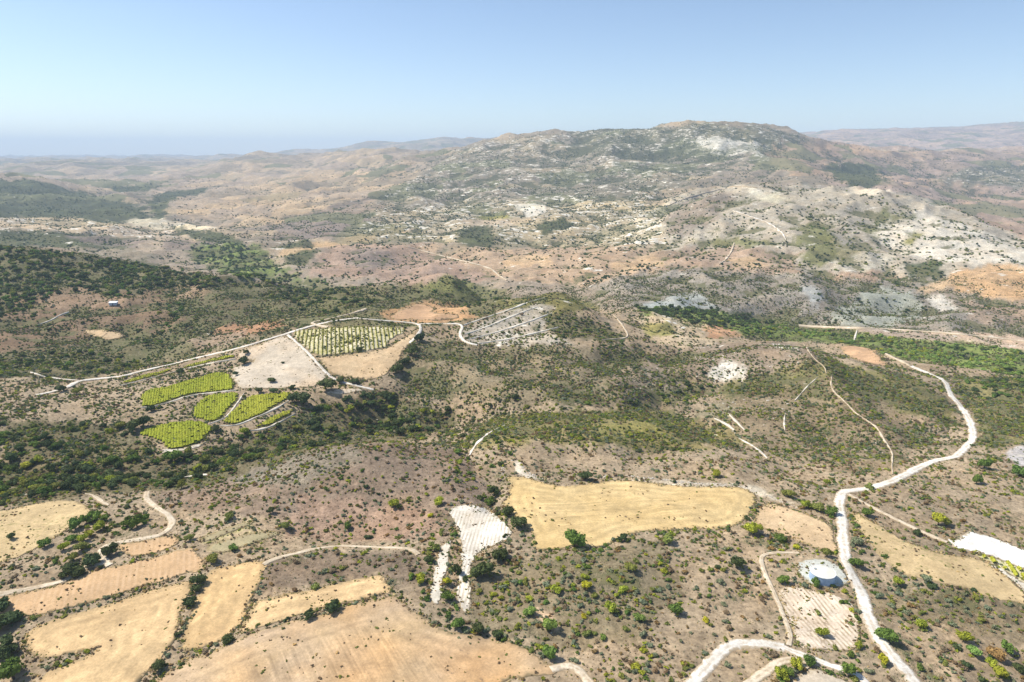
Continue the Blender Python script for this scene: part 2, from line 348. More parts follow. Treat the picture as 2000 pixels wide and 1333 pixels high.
# (polygon in the photo, colour, scrub, chalk flecks, ragged edge in photo pixels)
ZONES = [
 # far country, seen from the back
 ([(-300,250),(2300,240),(2300,640),(-300,560)], PINK, .42, .10, 0),
 ([(-300,330),(300,330),(700,300),(860,300),(700,380),(420,430),(330,380),(-300,340)], lin(168,150,128), .34, .06, 12),
 ([(330,400),(640,330),(900,340),(760,400),(520,440),(340,425)], lin(174,154,128), .30, .08, 12),
 ([(-300,340),(60,352),(180,380),(280,408),(300,430),(200,440),(-300,420)], DGREEN, .75, .10, 8),
 ([(-300,425),(130,425),(300,440),(430,452),(470,475),(300,470),(-300,455)], TANC, .45, .5, 6),
 ([(-300,452),(60,450),(240,462),(390,476),(240,486),(-300,474)], DGREEN, .6, .2, 6),
 ([(230,470),(520,500),(470,520),(290,512)], PINK, .22, .02, 6),
 ([(120,460),(270,468),(420,470),(400,490),(180,480)], PURPLE, .35, .05, 6),
 ([(520,440),(800,360),(1000,340),(980,420),(720,450),(560,480)], PURPLE, .50, .10, 10),
 ([(860,320),(900,290),(1000,266),(1220,255),(1420,240),(1500,246),(1570,268),(1540,300),(1330,360),(1240,420),(1000,420),(700,430),(760,380)], lin(140,130,110), .56, .50, 12),
 ([(1130,255),(1420,240),(1570,266),(1520,290),(1330,310),(1100,300)], lin(112,108,82), .68, .44, 10),
 ([(1340,290),(1370,268),(1440,270),(1500,285),(1440,302),(1380,305)], CHALK, .30, .5, 8),
 ([(1500,285),(1620,275),(1750,300),(1640,330),(1560,345),(1500,320)], lin(182,154,126), .30, .05, 8),
 ([(1560,300),(2300,285),(2300,470),(2000,470),(1850,400),(1660,370),(1600,350)], lin(162,141,124), .42, .08, 10),
 ([(1600,330),(1660,315),(1720,330),(1730,360),(1660,365)], DGREEN, .7, .1, 8),
 ([(1880,330),(2300,300),(2300,370),(1930,365),(1820,360)], lin(120,116,96), .62, .35, 8),
 ([(1850,385),(1920,380),(2300,420),(2300,480),(2000,475),(1920,430)], lin(170,146,124), .25, .02, 8),
 ([(1560,250),(1720,250),(1860,250),(2300,225),(2300,285),(1750,292),(1600,285)], lin(168,146,130), .45, .2, 5),
 # the terraces below the mountain
 ([(700,440),(900,390),(1250,390),(1300,420),(1330,470),(1260,490),(1000,480),(760,470),(640,480)], lin(172,158,128), .50, .58, 10),
 ([(1230,430),(1300,390),(1330,400),(1320,470),(1240,480)], lin(204,188,158), .50, .6, 8),
 ([(1000,402),(1065,392),(1068,415),(1038,428),(1010,410)], CHALK, .0, .2, 2),
 ([(925,425),(985,415),(1000,428),(960,434)], GRASSY, .2, .2, 3),
 ([(900,432),(1060,425),(1000,440),(920,440)], TANC, .1, .3, 3),
 ([(890,450),(960,440),(970,480),(900,480)], DGREEN, .8, .1, 6),
 ([(1040,440),(1100,425),(1120,440),(1060,460)], DGREEN, .8, .1, 5),
 ([(640,480),(800,475),(900,500),(980,540),(900,560),(700,545),(600,540),(620,500)], lin(164,140,120), .22, .04, 8),
 ([(690,490),(740,485),(780,510),(720,530),(680,515)], PURPLE, .5, .05, 8),
 ([(800,480),(1000,485),(1300,480),(1300,540),(1180,560),(1000,548),(900,520)], lin(178,153,124), .34, .25, 8),
 ([(1000,500),(1070,498),(1080,518),(985,522)], ORANGE, .08, .05, 4),
 ([(1190,515),(1290,500),(1300,520),(1230,530),(1195,528)], ORANGE, .06, .05, 4),
 ([(480,500),(560,470),(640,470),(600,510),(560,535),(500,530)], TANC, .35, .4, 6),
 ([(545,480),(600,468),(620,490),(590,520),(560,515)], DGREEN, .7, .1, 5),
 ([(540,490),(800,440),(800,452),(600,490),(560,500)], ORANGE, .2, .3, 5),
 ([(280,470),(320,466),(310,492),(275,490)], TANC, .3, .2, 5),
 ([(370,480),(480,475),(560,530),(640,560),(460,540),(380,510)], GREEN, .75, .05, 8),
 ([(230,432),(300,425),(380,440),(440,445),(400,450),(290,446)], lin(214,200,172), .12, .4, 4),
 ([(200,362),(300,364),(310,372),(230,376)], DGREEN, .6, .05, 4),
 ([(310,378),(410,366),(405,374),(330,392),(300,397)], DGREEN, .7, .05, 4),
 ([(290,395),(330,395),(325,428),(300,430)], DGREEN, .65, .1, 5),
 ([(330,445),(440,455),(480,478),(440,480),(340,455)], DGREEN, .6, .2, 5),
 # white hills
 ([(1290,400),(1330,380),(1440,360),(1700,368),(1800,385),(1900,425),(2030,480),(2030,530),(1840,560),(1660,545),(1460,540),(1300,490)], lin(178,168,148), .36, .18, 8),
 ([(1300,410),(1400,375),(1430,380),(1400,430),(1330,465),(1300,450)], lin(146,132,116), .55, .1, 8),
 ([(1700,460),(1790,410),(1860,430),(1960,470),(2030,500),(2030,520),(1800,510)], lin(208,199,180), .30, .18, 8),
 ([(1660,368),(1740,372),(1700,382),(1650,380)], lin(224,210,182), .0, .2, 3),
 ([(1440,362),(1480,368),(1500,385),(1470,382)], lin(224,214,190), .05, .2, 3),
 ([(1480,385),(1520,375),(1545,392),(1500,395)], lin(206,197,168), .05, .2, 4),
 ([(1600,430),(1640,470),(1700,500),(1640,520),(1590,470)], lin(132,126,90), .5, .2, 8),
 ([(1560,440),(1600,430),(1640,500),(1600,530),(1560,500)], OLIVE, .55, .1, 8),
 ([(1690,450),(1720,410),(1800,425),(1740,430),(1700,470)], OLIVE, .35, .1, 8),
 ([(1760,470),(1785,448),(1800,455),(1775,480)], GRASSY, .3, .1, 5),
 ([(1330,472),(1420,466),(1530,475),(1520,480),(1400,480)], OLIVE, .4, .05, 5),
 ([(1300,495),(1430,480),(1560,490),(1560,530),(1400,540),(1310,530)], lin(170,146,122), .4, .15, 8),
 ([(1420,508),(1470,500),(1500,520),(1430,522)], ORANGE, .15, .05, 5),
 ([(1620,510),(1700,495),(1760,500),(1700,530),(1630,530)], lin(206,196,172), .3, .4, 5),
 ([(1570,540),(1700,530),(1770,540),(1680,552),(1580,550)], lin(178,150,124), .3, .1, 5),
 ([(1760,520),(1840,505),(1830,540),(1770,545)], DGREEN, .75, .1, 6),
 # grey clay slopes above the river
 ([(1140,560),(1240,535),(1350,525),(1500,535),(1660,545),(1800,550),(1860,600),(2030,640),(2030,690),(1800,655),(1600,645),(1420,620),(1250,602)], lin(146,138,124), .50, .12, 8),
 ([(1240,602),(1320,575),(1370,570),(1400,605),(1320,604)], lin(170,174,166), .15, .2, 5),
 ([(1620,610),(1680,575),(1740,560),(1790,580),(1810,620),(1720,640),(1640,635)], lin(158,160,144), .22, .1, 8),
 ([(1560,560),(1590,560),(1620,590),(1590,600)], lin(176,178,172), .2, .2, 5),
 ([(1830,555),(1880,525),(1930,518),(2030,525),(2030,590),(1960,585),(1900,575)], lin(196,160,116), .10, .35, 5),
 ([(1800,560),(1840,545),(1860,555),(1830,570),(1790,575)], ORANGE, .08, .1, 4),
 ([(1815,580),(1850,578),(1860,600),(1830,612)], CHALK, .1, .2, 4),
 ([(1880,590),(2030,600),(2030,640),(1900,630)], lin(160,140,118), .4, .2, 6),
 ([(1790,645),(2030,655),(2030,690),(1900,668)], lin(196,172,146), .12, .3, 4),
 ([(1640,640),(1780,645),(1900,668),(1760,662)], lin(178,160,140), .2, .2, 4),
 # river flat
 ([(1240,600),(1330,600),(1480,620),(1640,645),(1760,660),(1900,672),(2030,690),(2030,740),(1900,720),(1760,700),(1640,670),(1500,665),(1340,640),(1260,615)], GREEN, .6, .03, 5),
 # left ridge
 ([(-300,475),(0,475),(120,490),(260,512),(440,545),(560,560),(700,560),(740,600),(640,620),(560,650),(400,690),(180,740),(-300,760)], lin(108,104,74), .62, .03, 8),
 ([(-300,600),(100,580),(230,570),(400,560),(420,600),(300,660),(0,690),(-300,700)], lin(132,110,88), .50, .03, 10),
 ([(60,580),(140,560),(220,575),(250,600),(150,610),(80,600)], lin(156,132,106), .25, .03, 8),
 ([(330,580),(450,550),(520,575),(560,610),(460,640),(350,640)], lin(108,100,76), .80, .0, 8),
 ([(340,560),(400,545),(400,580),(345,590)], lin(150,128,102), .3, .0, 8),
 ([(420,640),(540,625),(560,640),(480,655),(420,655)], lin(170,130,98), .25, .1, 6),
 ([(350,665),(480,645),(500,660),(400,685)], lin(150,130,108), .35, .3, 6),
 # nearer slopes
 ([(-300,730),(180,740),(420,690),(620,640),(820,630),(940,610),(1080,570),(1260,640),(1400,655),(1560,670),(1700,720),(2030,760),(2600,760),(2700,1400),(-700,1400),(-700,730)], BROWN, .34, .02, 4),
 ([(560,560),(740,560),(900,545),(1000,575),(960,620),(820,640),(600,640)], lin(112,108,74), .55, .03, 6),
 ([(740,610),(850,585),(900,600),(940,620),(860,632),(760,630)], lin(190,152,112), .08, .1, 5),
 ([(870,535),(960,570),(930,600),(850,590),(820,560)], OLIVE, .65, .03, 6),
 ([(960,590),(1090,570),(1180,600),(1100,610),(1000,620)], lin(118,114,64), .55, .05, 6),
 ([(905,640),(1060,590),(1090,600),(1060,640),(1120,672),(960,680),(905,665)], lin(178,168,150), .35, .45, 6),
 ([(1050,615),(1110,610),(1230,655),(1200,668),(1090,660)], lin(112,104,76), .6, .02, 6),
 ([(1230,620),(1290,615),(1450,650),(1400,665),(1330,680),(1280,670)], lin(196,176,144), .25, .4, 5),
 ([(1245,635),(1310,628),(1320,655),(1270,660)], lin(158,150,84), .2, .05, 4),
 ([(1370,638),(1400,632),(1450,655),(1390,662)], lin(204,158,118), .1, .05, 4),
 ([(780,660),(940,670),(1200,680),(1330,700),(1390,740),(1330,790),(1000,790),(780,770)], lin(134,122,96), .60, .04, 8),
 ([(920,690),(1150,680),(1180,720),(1000,740),(900,730)], lin(142,128,102), .45, .05, 8),
 ([(1200,720),(1300,700),(1340,760),(1250,780),(1190,760)], lin(148,134,114), .5, .2, 8),
 ([(1310,690),(1400,670),(1560,670),(1600,700),(1450,745),(1360,740),(1310,710)], lin(146,130,110), .45, .35, 6),
 ([(1380,730),(1420,705),(1455,715),(1450,740),(1400,745)], CHALK, .1, .3, 4),
 ([(1400,760),(1460,740),(1600,700),(1700,720),(1780,735),(1850,780),(1880,830),(1700,800),(1600,800),(1440,800)], lin(126,120,76), .62, .04, 10),
 ([(1350,800),(1450,770),(1560,775),(1480,840),(1400,830)], lin(142,132,104), .4, .4, 8),
 ([(1860,740),(2030,730),(2030,860),(1920,880),(1905,820)], lin(128,122,78), .62, .02, 8),
 ([(960,810),(1250,795),(1400,830),(1480,870),(1300,880),(1060,860),(940,880),(910,860)], lin(136,126,80), .56, .03, 10),
 ([(1440,760),(1640,740),(1760,800),(1800,870),(1700,930),(1560,900),(1480,870),(1430,820)], lin(140,124,98), .50, .06, 10),
 ([(1170,830),(1290,820),(1310,860),(1170,865)], lin(138,132,78), .5, .0, 8),
 ([(560,880),(780,865),(900,880),(960,960),(880,1060),(500,1010),(300,990),(340,930)], lin(140,122,104), .30, .02, 8),
 ([(480,905),(680,870),(720,890),(600,950),(450,945)], lin(140,130,112), .35, .0, 8),
 ([(385,1054),(448,1029),(500,1017),(490,1030),(400,1064)], lin(170,160,112), .15, .0, 3),
 ([(402,1068),(490,1040),(546,1036),(507,1057),(420,1084)], lin(164,154,108), .2, .0, 3),
 ([(521,1098),(640,1076),(820,1085),(840,1120),(780,1150),(745,1120),(504,1160)], lin(128,112,94), .38, .0, 4),
 ([(590,960),(560,1040),(640,1060),(860,1050),(870,1000),(700,975)], lin(160,134,112), .28, .0, 8),
 ([(0,820),(250,830),(310,890),(420,880),(560,820),(700,770),(790,780),(900,810),(820,860),(640,870),(400,950),(280,960),(0,990)], lin(112,104,76), .55, .03, 8),
 ([(1180,935),(1470,948),(1560,990),(1470,965),(1250,945)], lin(196,184,160), .2, .4, 4),
 ([(1003,896),(1017,905),(1028,924),(1052,933),(1035,940),(1010,920)], CHALK, .0, .3, 2),
 ([(1962,885),(1985,872),(2030,870),(2030,915),(1985,910)], lin(196,190,184), .05, .3, 3),
 ([(910,1090),(1180,1075),(1300,1050),(1330,1150),(1250,1260),(1060,1260),(920,1230)], lin(134,122,96), .50, .02, 10),
 ([(1660,1160),(1900,1150),(2030,1190),(2030,1260),(1800,1220),(1680,1220)], lin(132,118,92), .5, .02, 10),
 ([(1050,1185),(1080,1200),(1090,1235),(1060,1230)], lin(206,178,146), .2, .2, 4),
]
cover = np.empty((NR, NC, 3)); cover[:] = BROWN
scrub = np.full((NR, NC), .34); chalk = np.full((NR, NC), .02)
def paint_zones():
    X, Y = GX.ravel(), GY.ravel()
    c = cover.reshape(-1, 3); s = scrub.reshape(-1); k = chalk.reshape(-1)
    # ragged borders: noise laid out in bearing and log-distance keeps its grain alike near and far
    q = X / Y * 34; r = np.log(Y) * 26
    nx = fbm(q, r, 200, 5) + .7 * fbm(q * 8, r * 8, 210, 3); ny = fbm(q + 31, r - 7, 300, 5) + .7 * fbm(q * 8 + 5, r * 8, 310, 3)
    for i, (poly, colr, sc, ch, rag) in enumerate(ZONES):
        g = on_ground(poly, 14.0)
        w = rag / F * 3.2
        x0, x1, y0, y1 = g[:, 0].min(), g[:, 0].max(), g[:, 1].min(), g[:, 1].max()
        pad = w * y1 * 2.5
        idx = np.nonzero((Y > y0 / (1 + 3.5 * w)) & (Y < y1 * (1 + 3.5 * w)) & (X > x0 - pad) & (X < x1 + pad))[0]
        xs, ys = X[idx], Y[idx]
        m = idx[inside(g[:, :2], xs + w * ys * nx[idx], ys + 1.8 * w * ys * ny[idx])]
        f = .88
        c[m] = c[m] * (1 - f) + np.array(colr) * f; s[m] = s[m] * (1 - f) + sc * f; k[m] = k[m] * (1 - f) + ch * f
paint_zones()
# scrub gathers in the damp gullies, steep noses wear down to pale rock
def blur(a, k):
    c = np.cumsum(np.pad(a, ((k + 1, k), (0, 0)), 'edge'), 0); a = (c[2 * k + 1:] - c[:-2 * k - 1]) / (2 * k + 1)
    c = np.cumsum(np.pad(a, ((0, 0), (k + 1, k)), 'edge'), 1); return (c[:, 2 * k + 1:] - c[:, :-2 * k - 1]) / (2 * k + 1)
curv = np.zeros_like(H)
for k_ in (3, 8, 16):
    curv += np.clip((blur(H, k_) - H) / (GY * .0055 * k_) * 7.0, -1, 1) / 3
far_w = sstep(330, 700, GY) * sstep(9000, 5000, GY)
steep = np.hypot(np.gradient(H, axis=0) / np.gradient(GY, axis=0), np.gradient(H, axis=1) / np.gradient(GX, axis=1))
scrub += far_w * np.clip(curv * .7, -.22, .35) * (scrub > .1)
chalk += far_w * (chalk > .04) * np.clip(-curv * .3 + (steep - .40) * .22, -.15, .18)
np.clip(scrub, 0, 1, scrub); np.clip(chalk, 0, 1, chalk)
# a little blending across the borders
for _ in range(1):
    for a in (cover, scrub, chalk):
        a[1:-1, 1:-1] = a[1:-1, 1:-1] * .4 + .15 * (a[:-2, 1:-1] + a[2:, 1:-1] + a[1:-1, :-2] + a[1:-1, 2:])

def nodes_of(m):
    m.use_nodes = True
    nt = m.node_tree
    b = nt.nodes['Principled BSDF']
    b.inputs['Roughness'].default_value = 0.95
    b.inputs['Specular IOR Level'].default_value = 0.12
    return nt, b

class NB:
    """short hand for building node trees"""
    def __init__(s, nt): s.nt = nt
    def n(s, t, **kw):
        o = s.nt.nodes.new(t)
        for k, v in kw.items():
            if hasattr(o, k): setattr(o, k, v)
            else: o.inputs[k.replace('_', ' ')].default_value = v
        return o
    def l(s, a, b): s.nt.links.new(a, b)
    def noise(s, vec, scale, detail=3, rough=.6):
        o = s.nt.nodes.new('ShaderNodeTexNoise'); o.inputs['Scale'].default_value = scale
        o.inputs['Detail'].default_value = detail; o.inputs['Roughness'].default_value = rough
        s.l(vec, o.inputs['Vector']); return o.outputs[0]
    def ramp(s, val, a, b, lo=0.0, hi=1.0):
        o = s.nt.nodes.new('ShaderNodeMapRange'); o.inputs[1].default_value = a; o.inputs[2].default_value = b
        o.inputs[3].default_value = lo; o.inputs[4].default_value = hi
        s.l(val, o.inputs[0]); return o.outputs[0]
    def math(s, op, a, b):
        o = s.nt.nodes.new('ShaderNodeMath'); o.operation = op
        for i, x in enumerate((a, b)):
            if isinstance(x, (int, float)): o.inputs[i].default_value = x
            else: s.l(x, o.inputs[i])
        return o.outputs[0]
    def mix(s, f, a, b, mode='MIX'):
        o = s.nt.nodes.new('ShaderNodeMix'); o.data_type = 'RGBA'; o.blend_type = mode
        for i, x in ((0, f), (6, a), (7, b)):
            if isinstance(x, (int, float)): o.inputs[i].default_value = x
            elif isinstance(x, tuple): o.inputs[i].default_value = (*x[:3], 1)
            else: s.l(x, o.inputs[i])
        return o.outputs[2]
    def pos(s, rot=0.0, scale=(1, 1, 1)):
        g = s.nt.nodes.new('ShaderNodeNewGeometry'); m = s.nt.nodes.new('ShaderNodeMapping')
        m.vector_type = 'POINT'
        r = s.nt.nodes.new('ShaderNodeVectorRotate'); r.rotation_type = 'Z_AXIS'; r.inputs['Angle'].default_value = rot
        s.l(g.outputs['Position'], r.inputs['Vector']); s.l(r.outputs[0], m.inputs['Vector'])
        m.inputs['Scale'].default_value = scale
        return m.outputs[0]

def terrain_material():
    m = bpy.data.materials.new('dry_ground'); nt, b = nodes_of(m); q = NB(nt)
    at = q.n('ShaderNodeAttribute'); at.attribute_name = 'cover'
    asx = q.n('ShaderNodeAttribute'); asx.attribute_name = 'scrub'
    ach = q.n('ShaderNodeAttribute'); ach.attribute_name = 'chalk'
    p = q.pos()
    big = q.ramp(q.noise(p, 1 / 70.0, 4), .3, .7, .80, 1.18)
    mid = q.ramp(q.noise(p, 1 / 9.0, 4), .3, .7, .76, 1.22)
    fine = q.ramp(q.noise(p, 1 / 1.9, 4, .75), .33, .67, .58, 1.34)
    val = q.math('MULTIPLY', q.math('MULTIPLY', big, mid), fine)
    vc = q.n('ShaderNodeCombineColor'); [q.l(val, vc.inputs[i]) for i in range(3)]
    colr = q.mix(1.0, at.outputs[0], vc.outputs[0], 'MULTIPLY')
    # warm and mauve drifts in the soil
    hue = q.ramp(q.noise(p, 1 / 33.0, 4), .42, .62)
    colr = q.mix(q.math('MULTIPLY', hue, .5), colr, q.mix(1.0, colr, (1.10, .99, .86), 'MULTIPLY'))
    hue2 = q.ramp(q.noise(q.pos(.6), 1 / 21.0, 4), .5, .66)
    colr = q.mix(q.math('MULTIPLY', hue2, .55), colr, q.mix(1.0, colr, (.88, .92, .95), 'MULTIPLY'))
    # far country: a patchwork of fallow, burnt-off and scrubby parcels
    afa = q.n('ShaderNodeAttribute'); afa.attribute_name = 'parcel'
    vo = q.n('ShaderNodeTexVoronoi'); vo.inputs['Scale'].default_value = 1.0
    wv = q.n('ShaderNodeVectorMath'); wv.operation = 'ADD'; wns = q.n('ShaderNodeTexNoise'); wns.inputs['Scale'].default_value = 1 / 120.0; wns.inputs['Detail'].default_value = 4
    q.l(q.pos(.35, (1 / 210.0, 1 / 210.0, 1 / 60.0)), wv.inputs[0])
    wsc = q.n('ShaderNodeVectorMath'); wsc.operation = 'SCALE'; wsc.inputs[3].default_value = .9
    q.l(p, wns.inputs['Vector']); q.l(wns.outputs['Color'], wsc.inputs[0]); q.l(wsc.outputs[0], wv.inputs[1]); q.l(wv.outputs[0], vo.inputs['Vector'])
    sepc = q.n('ShaderNodeSeparateColor'); q.l(vo.outputs['Color'], sepc.inputs[0])
    pm = q.mix(q.ramp(sepc.outputs[0], .30, .34), q.mix(1.0, colr, (.74, .76, .72), 'MULTIPLY'), q.mix(q.ramp(sepc.outputs[0], .66, .70), colr, q.mix(1.0, colr, (1.22, 1.17, 1.02), 'MULTIPLY')))
    pm = q.mix(q.ramp(sepc.outputs[1], .82, .85), pm, lin(112, 112, 76))
    colr = q.mix(q.math('MULTIPLY', afa.outputs['Fac'], .8), colr, pm)
    # pale chalk breaking through, in short level ledges
    pc = q.pos(.2, (1 / 34.0, 1 / 16.0, 1 / 7.0))
    cm = q.noise(pc, 1.0, 5, .62)
    th = q.ramp(ach.outputs['Fac'], 0, 1, .70, .42)
    cf = q.ramp(q.math('SUBTRACT', cm, th), 0, .05)
    colr = q.mix(cf, colr, q.mix(1.0, vc.outputs[0], CHALK, 'MULTIPLY'))
    # low thyme and burnet cushions too small to build
    sm = q.noise(p, 1 / 38.0, 7, .74)
    th2 = q.ramp(asx.outputs['Fac'], 0, 1, .70, .34)
    sf = q.ramp(q.math('SUBTRACT', sm, th2), 0, .06, 0, .85)
    sc = q.mix(q.ramp(q.noise(p, 1 / 5.0, 2), .4, .6), q.mix(afa.outputs['Fac'], lin(116, 110, 78), lin(88, 86, 58)), q.mix(afa.outputs['Fac'], lin(94, 96, 62), lin(68, 74, 46)))
    colr = q.mix(sf, colr, sc)
    q.l(colr, b.inputs['Base Color'])
    bp = q.n('ShaderNodeBump'); bp.inputs['Strength'].default_value = .55; bp.inputs['Distance'].default_value = .8
    q.l(q.math('ADD', q.math('MULTIPLY', fine, .35), sf), bp.inputs['Height'])
    q.l(bp.outputs[0], b.inputs['Normal'])
    return m

def build_terrain():
    me = bpy.data.meshes.new('terrain')
    v = np.stack([GX, GY, H], -1).reshape(-1, 3)
    idx = np.arange(NR * NC).reshape(NR, NC)
    f = np.stack([idx[:-1, :-1], idx[:-1, 1:], idx[1:, 1:], idx[1:, :-1]], -1).reshape(-1, 4)
    me.vertices.add(len(v)); me.vertices.foreach_set('co', v.astype(np.float32).ravel())
    me.loops.add(f.size); me.loops.foreach_set('vertex_index', f.astype(np.int32).ravel())
    me.polygons.add(len(f)); me.polygons.foreach_set('loop_start', (np.arange(len(f)) * 4).astype(np.int32))
    me.update(calc_edges=True)
    me.polygons.foreach_set('use_smooth', np.ones(len(f), bool))
    a = me.attributes.new('cover', 'FLOAT_COLOR', 'POINT')
    a.data.foreach_set('color', np.concatenate([cover.reshape(-1, 3), np.ones((NR * NC, 1))], 1).astype(np.float32).ravel())
    for n, arr in (('scrub', scrub), ('chalk', chalk), ('parcel', sstep(1300, 2200, GY))):
        a = me.attributes.new(n, 'FLOAT', 'POINT'); a.data.foreach_set('value', arr.astype(np.float32).ravel())
    me.materials.append(terrain_material())
    o = bpy.data.objects.new('terrain', me); COL.objects.link(o)
    tag(o, 'dry scrub covered hills, gullies and a far mountain', None, None, 'structure')
    return o
build_terrain()
# ------------------------------------------------------------------ fields and roads
def jitter_line(g, amp, lam, seed, closed=True):
    """an uneven edge: push the outline sideways by noise"""
    g = g.copy()
    t = np.roll(g, -1, 0) - np.roll(g, 1, 0) if closed else np.gradient(g, axis=0)
    n = np.stack([-t[:, 1], t[:, 0]], 1); n /= np.maximum(np.hypot(n[:, 0], n[:, 1]), 1e-6)[:, None]
    a = amp * fbm(g[:, 0] / lam, g[:, 1] / lam, seed, 3) * 1.6
    g[:, :2] += n * a[:, None]
    return g

def resample(g, step, closed=True):
    p = np.concatenate([g, g[:1]]) if closed else g
    d = np.concatenate([[0], np.cumsum(np.hypot(*(np.diff(p[:, :2], axis=0)).T))])
    k = max(4, int(d[-1] / step))
    t = np.linspace(0, d[-1], k + 1)
    q = np.stack([np.interp(t, d, p[:, i]) for i in range(2)], 1)
    return q[:-1] if closed else q

FIELD_POLYS = []
def drape(name, poly, mat, lift=.10, cell=None, jit=None, seed=0, furrow=None, z_fn=None, smooth=1, avoid=True):
    """a field or clearing laid on the terrain, with its own uneven outline; furrow = (angle, spacing, depth)"""
    d = smooth_line(poly, smooth, True) if smooth else np.array(poly, float)
    g = on_ground(d, 5.0)
    ym = float(np.median(g[:, 1]))
    cell = cell or max(1.6, ym * .0055)
    jit = ym * .0034 if jit is None else jit
    g2 = resample(g[:, :2], cell)
    g2 = jitter_line(g2, jit, 9 * jit + 2, 500 + seed)
    g2 = jitter_line(g2, jit * .6, 1.5 * jit + .5, 540 + seed)
    x0, y0 = g2.min(0); x1, y1 = g2.max(0)
    gx, gy = np.meshgrid(np.arange(x0, x1, cell), np.arange(y0, y1, cell))
    gx = gx.ravel() + rng.uniform(-.2, .2, gx.size) * cell; gy = gy.ravel() + rng.uniform(-.2, .2, gy.size) * cell
    m = inside(g2, gx, gy)
    pin = np.stack([gx[m], gy[m]], 1)
    nb = len(g2)
    vs_ = [Vector(p) for p in np.concatenate([g2, pin])]
    r = delaunay_2d_cdt(vs_, [], [list(range(nb))], 1, 1e-4)
    V = np.array([(p.x, p.y) for p in r[0]]); faces = r[2]
    Z = height(V[:, 0], V[:, 1]) + lift * max(1.0, ym / 260.0)
    # a field edge stands a hand above the scrub: drop a skirt into the ground
    ed = {}
    for f in faces:
        for a, b in zip(f, f[1:] + f[:1]): ed[(a, b)] = ed.get((a, b), 0) + 1
    border = [(a, b) for (a, b) in ed if (b, a) not in ed]
    verts = [(V[i, 0], V[i, 1], Z[i]) for i in range(len(V))]
    low_ = {}
    fs = [list(f) for f in faces]
    for a, b in border:
        for i in (a, b):
            if i not in low_:
                low_[i] = len(verts); verts.append((V[i, 0], V[i, 1], Z[i] - 1.2))
        fs.append([b, a, low_[a], low_[b]])
    o = mesh_obj(name, verts, fs, mat, smooth=True)
    rim = np.zeros(len(verts), np.float32); rim[list(low_)] = 1; rim[len(V):] = 1
    nb_ = np.zeros(len(verts)); c_ = np.zeros(len(verts))
    for a_, b_ in {tuple(sorted(e_)) for e_ in ed}:
        nb_[a_] += rim[b_]; nb_[b_] += rim[a_]; c_[a_] += 1; c_[b_] += 1
    rim = np.maximum(rim, .45 * (nb_ > 0)).astype(np.float32)
    sub_ = g2[::max(1, len(g2) // 400)]
    ins_ = np.concatenate([np.sqrt(((V[a_:a_ + 3000, None] - sub_[None]) ** 2).sum(-1).min(1)) for a_ in range(0, len(V), 3000)] + [np.zeros(len(verts) - len(V))]).astype(np.float32)
    ai_ = o.data.attributes.new('inset', 'FLOAT', 'POINT'); ai_.data.foreach_set('value', ins_)
    ar_ = o.data.attributes.new('rim', 'FLOAT', 'POINT'); ar_.data.foreach_set('value', rim)
    if avoid: FIELD_POLYS.append(g2)
    o['kind'] = 'structure'
    return o, g2

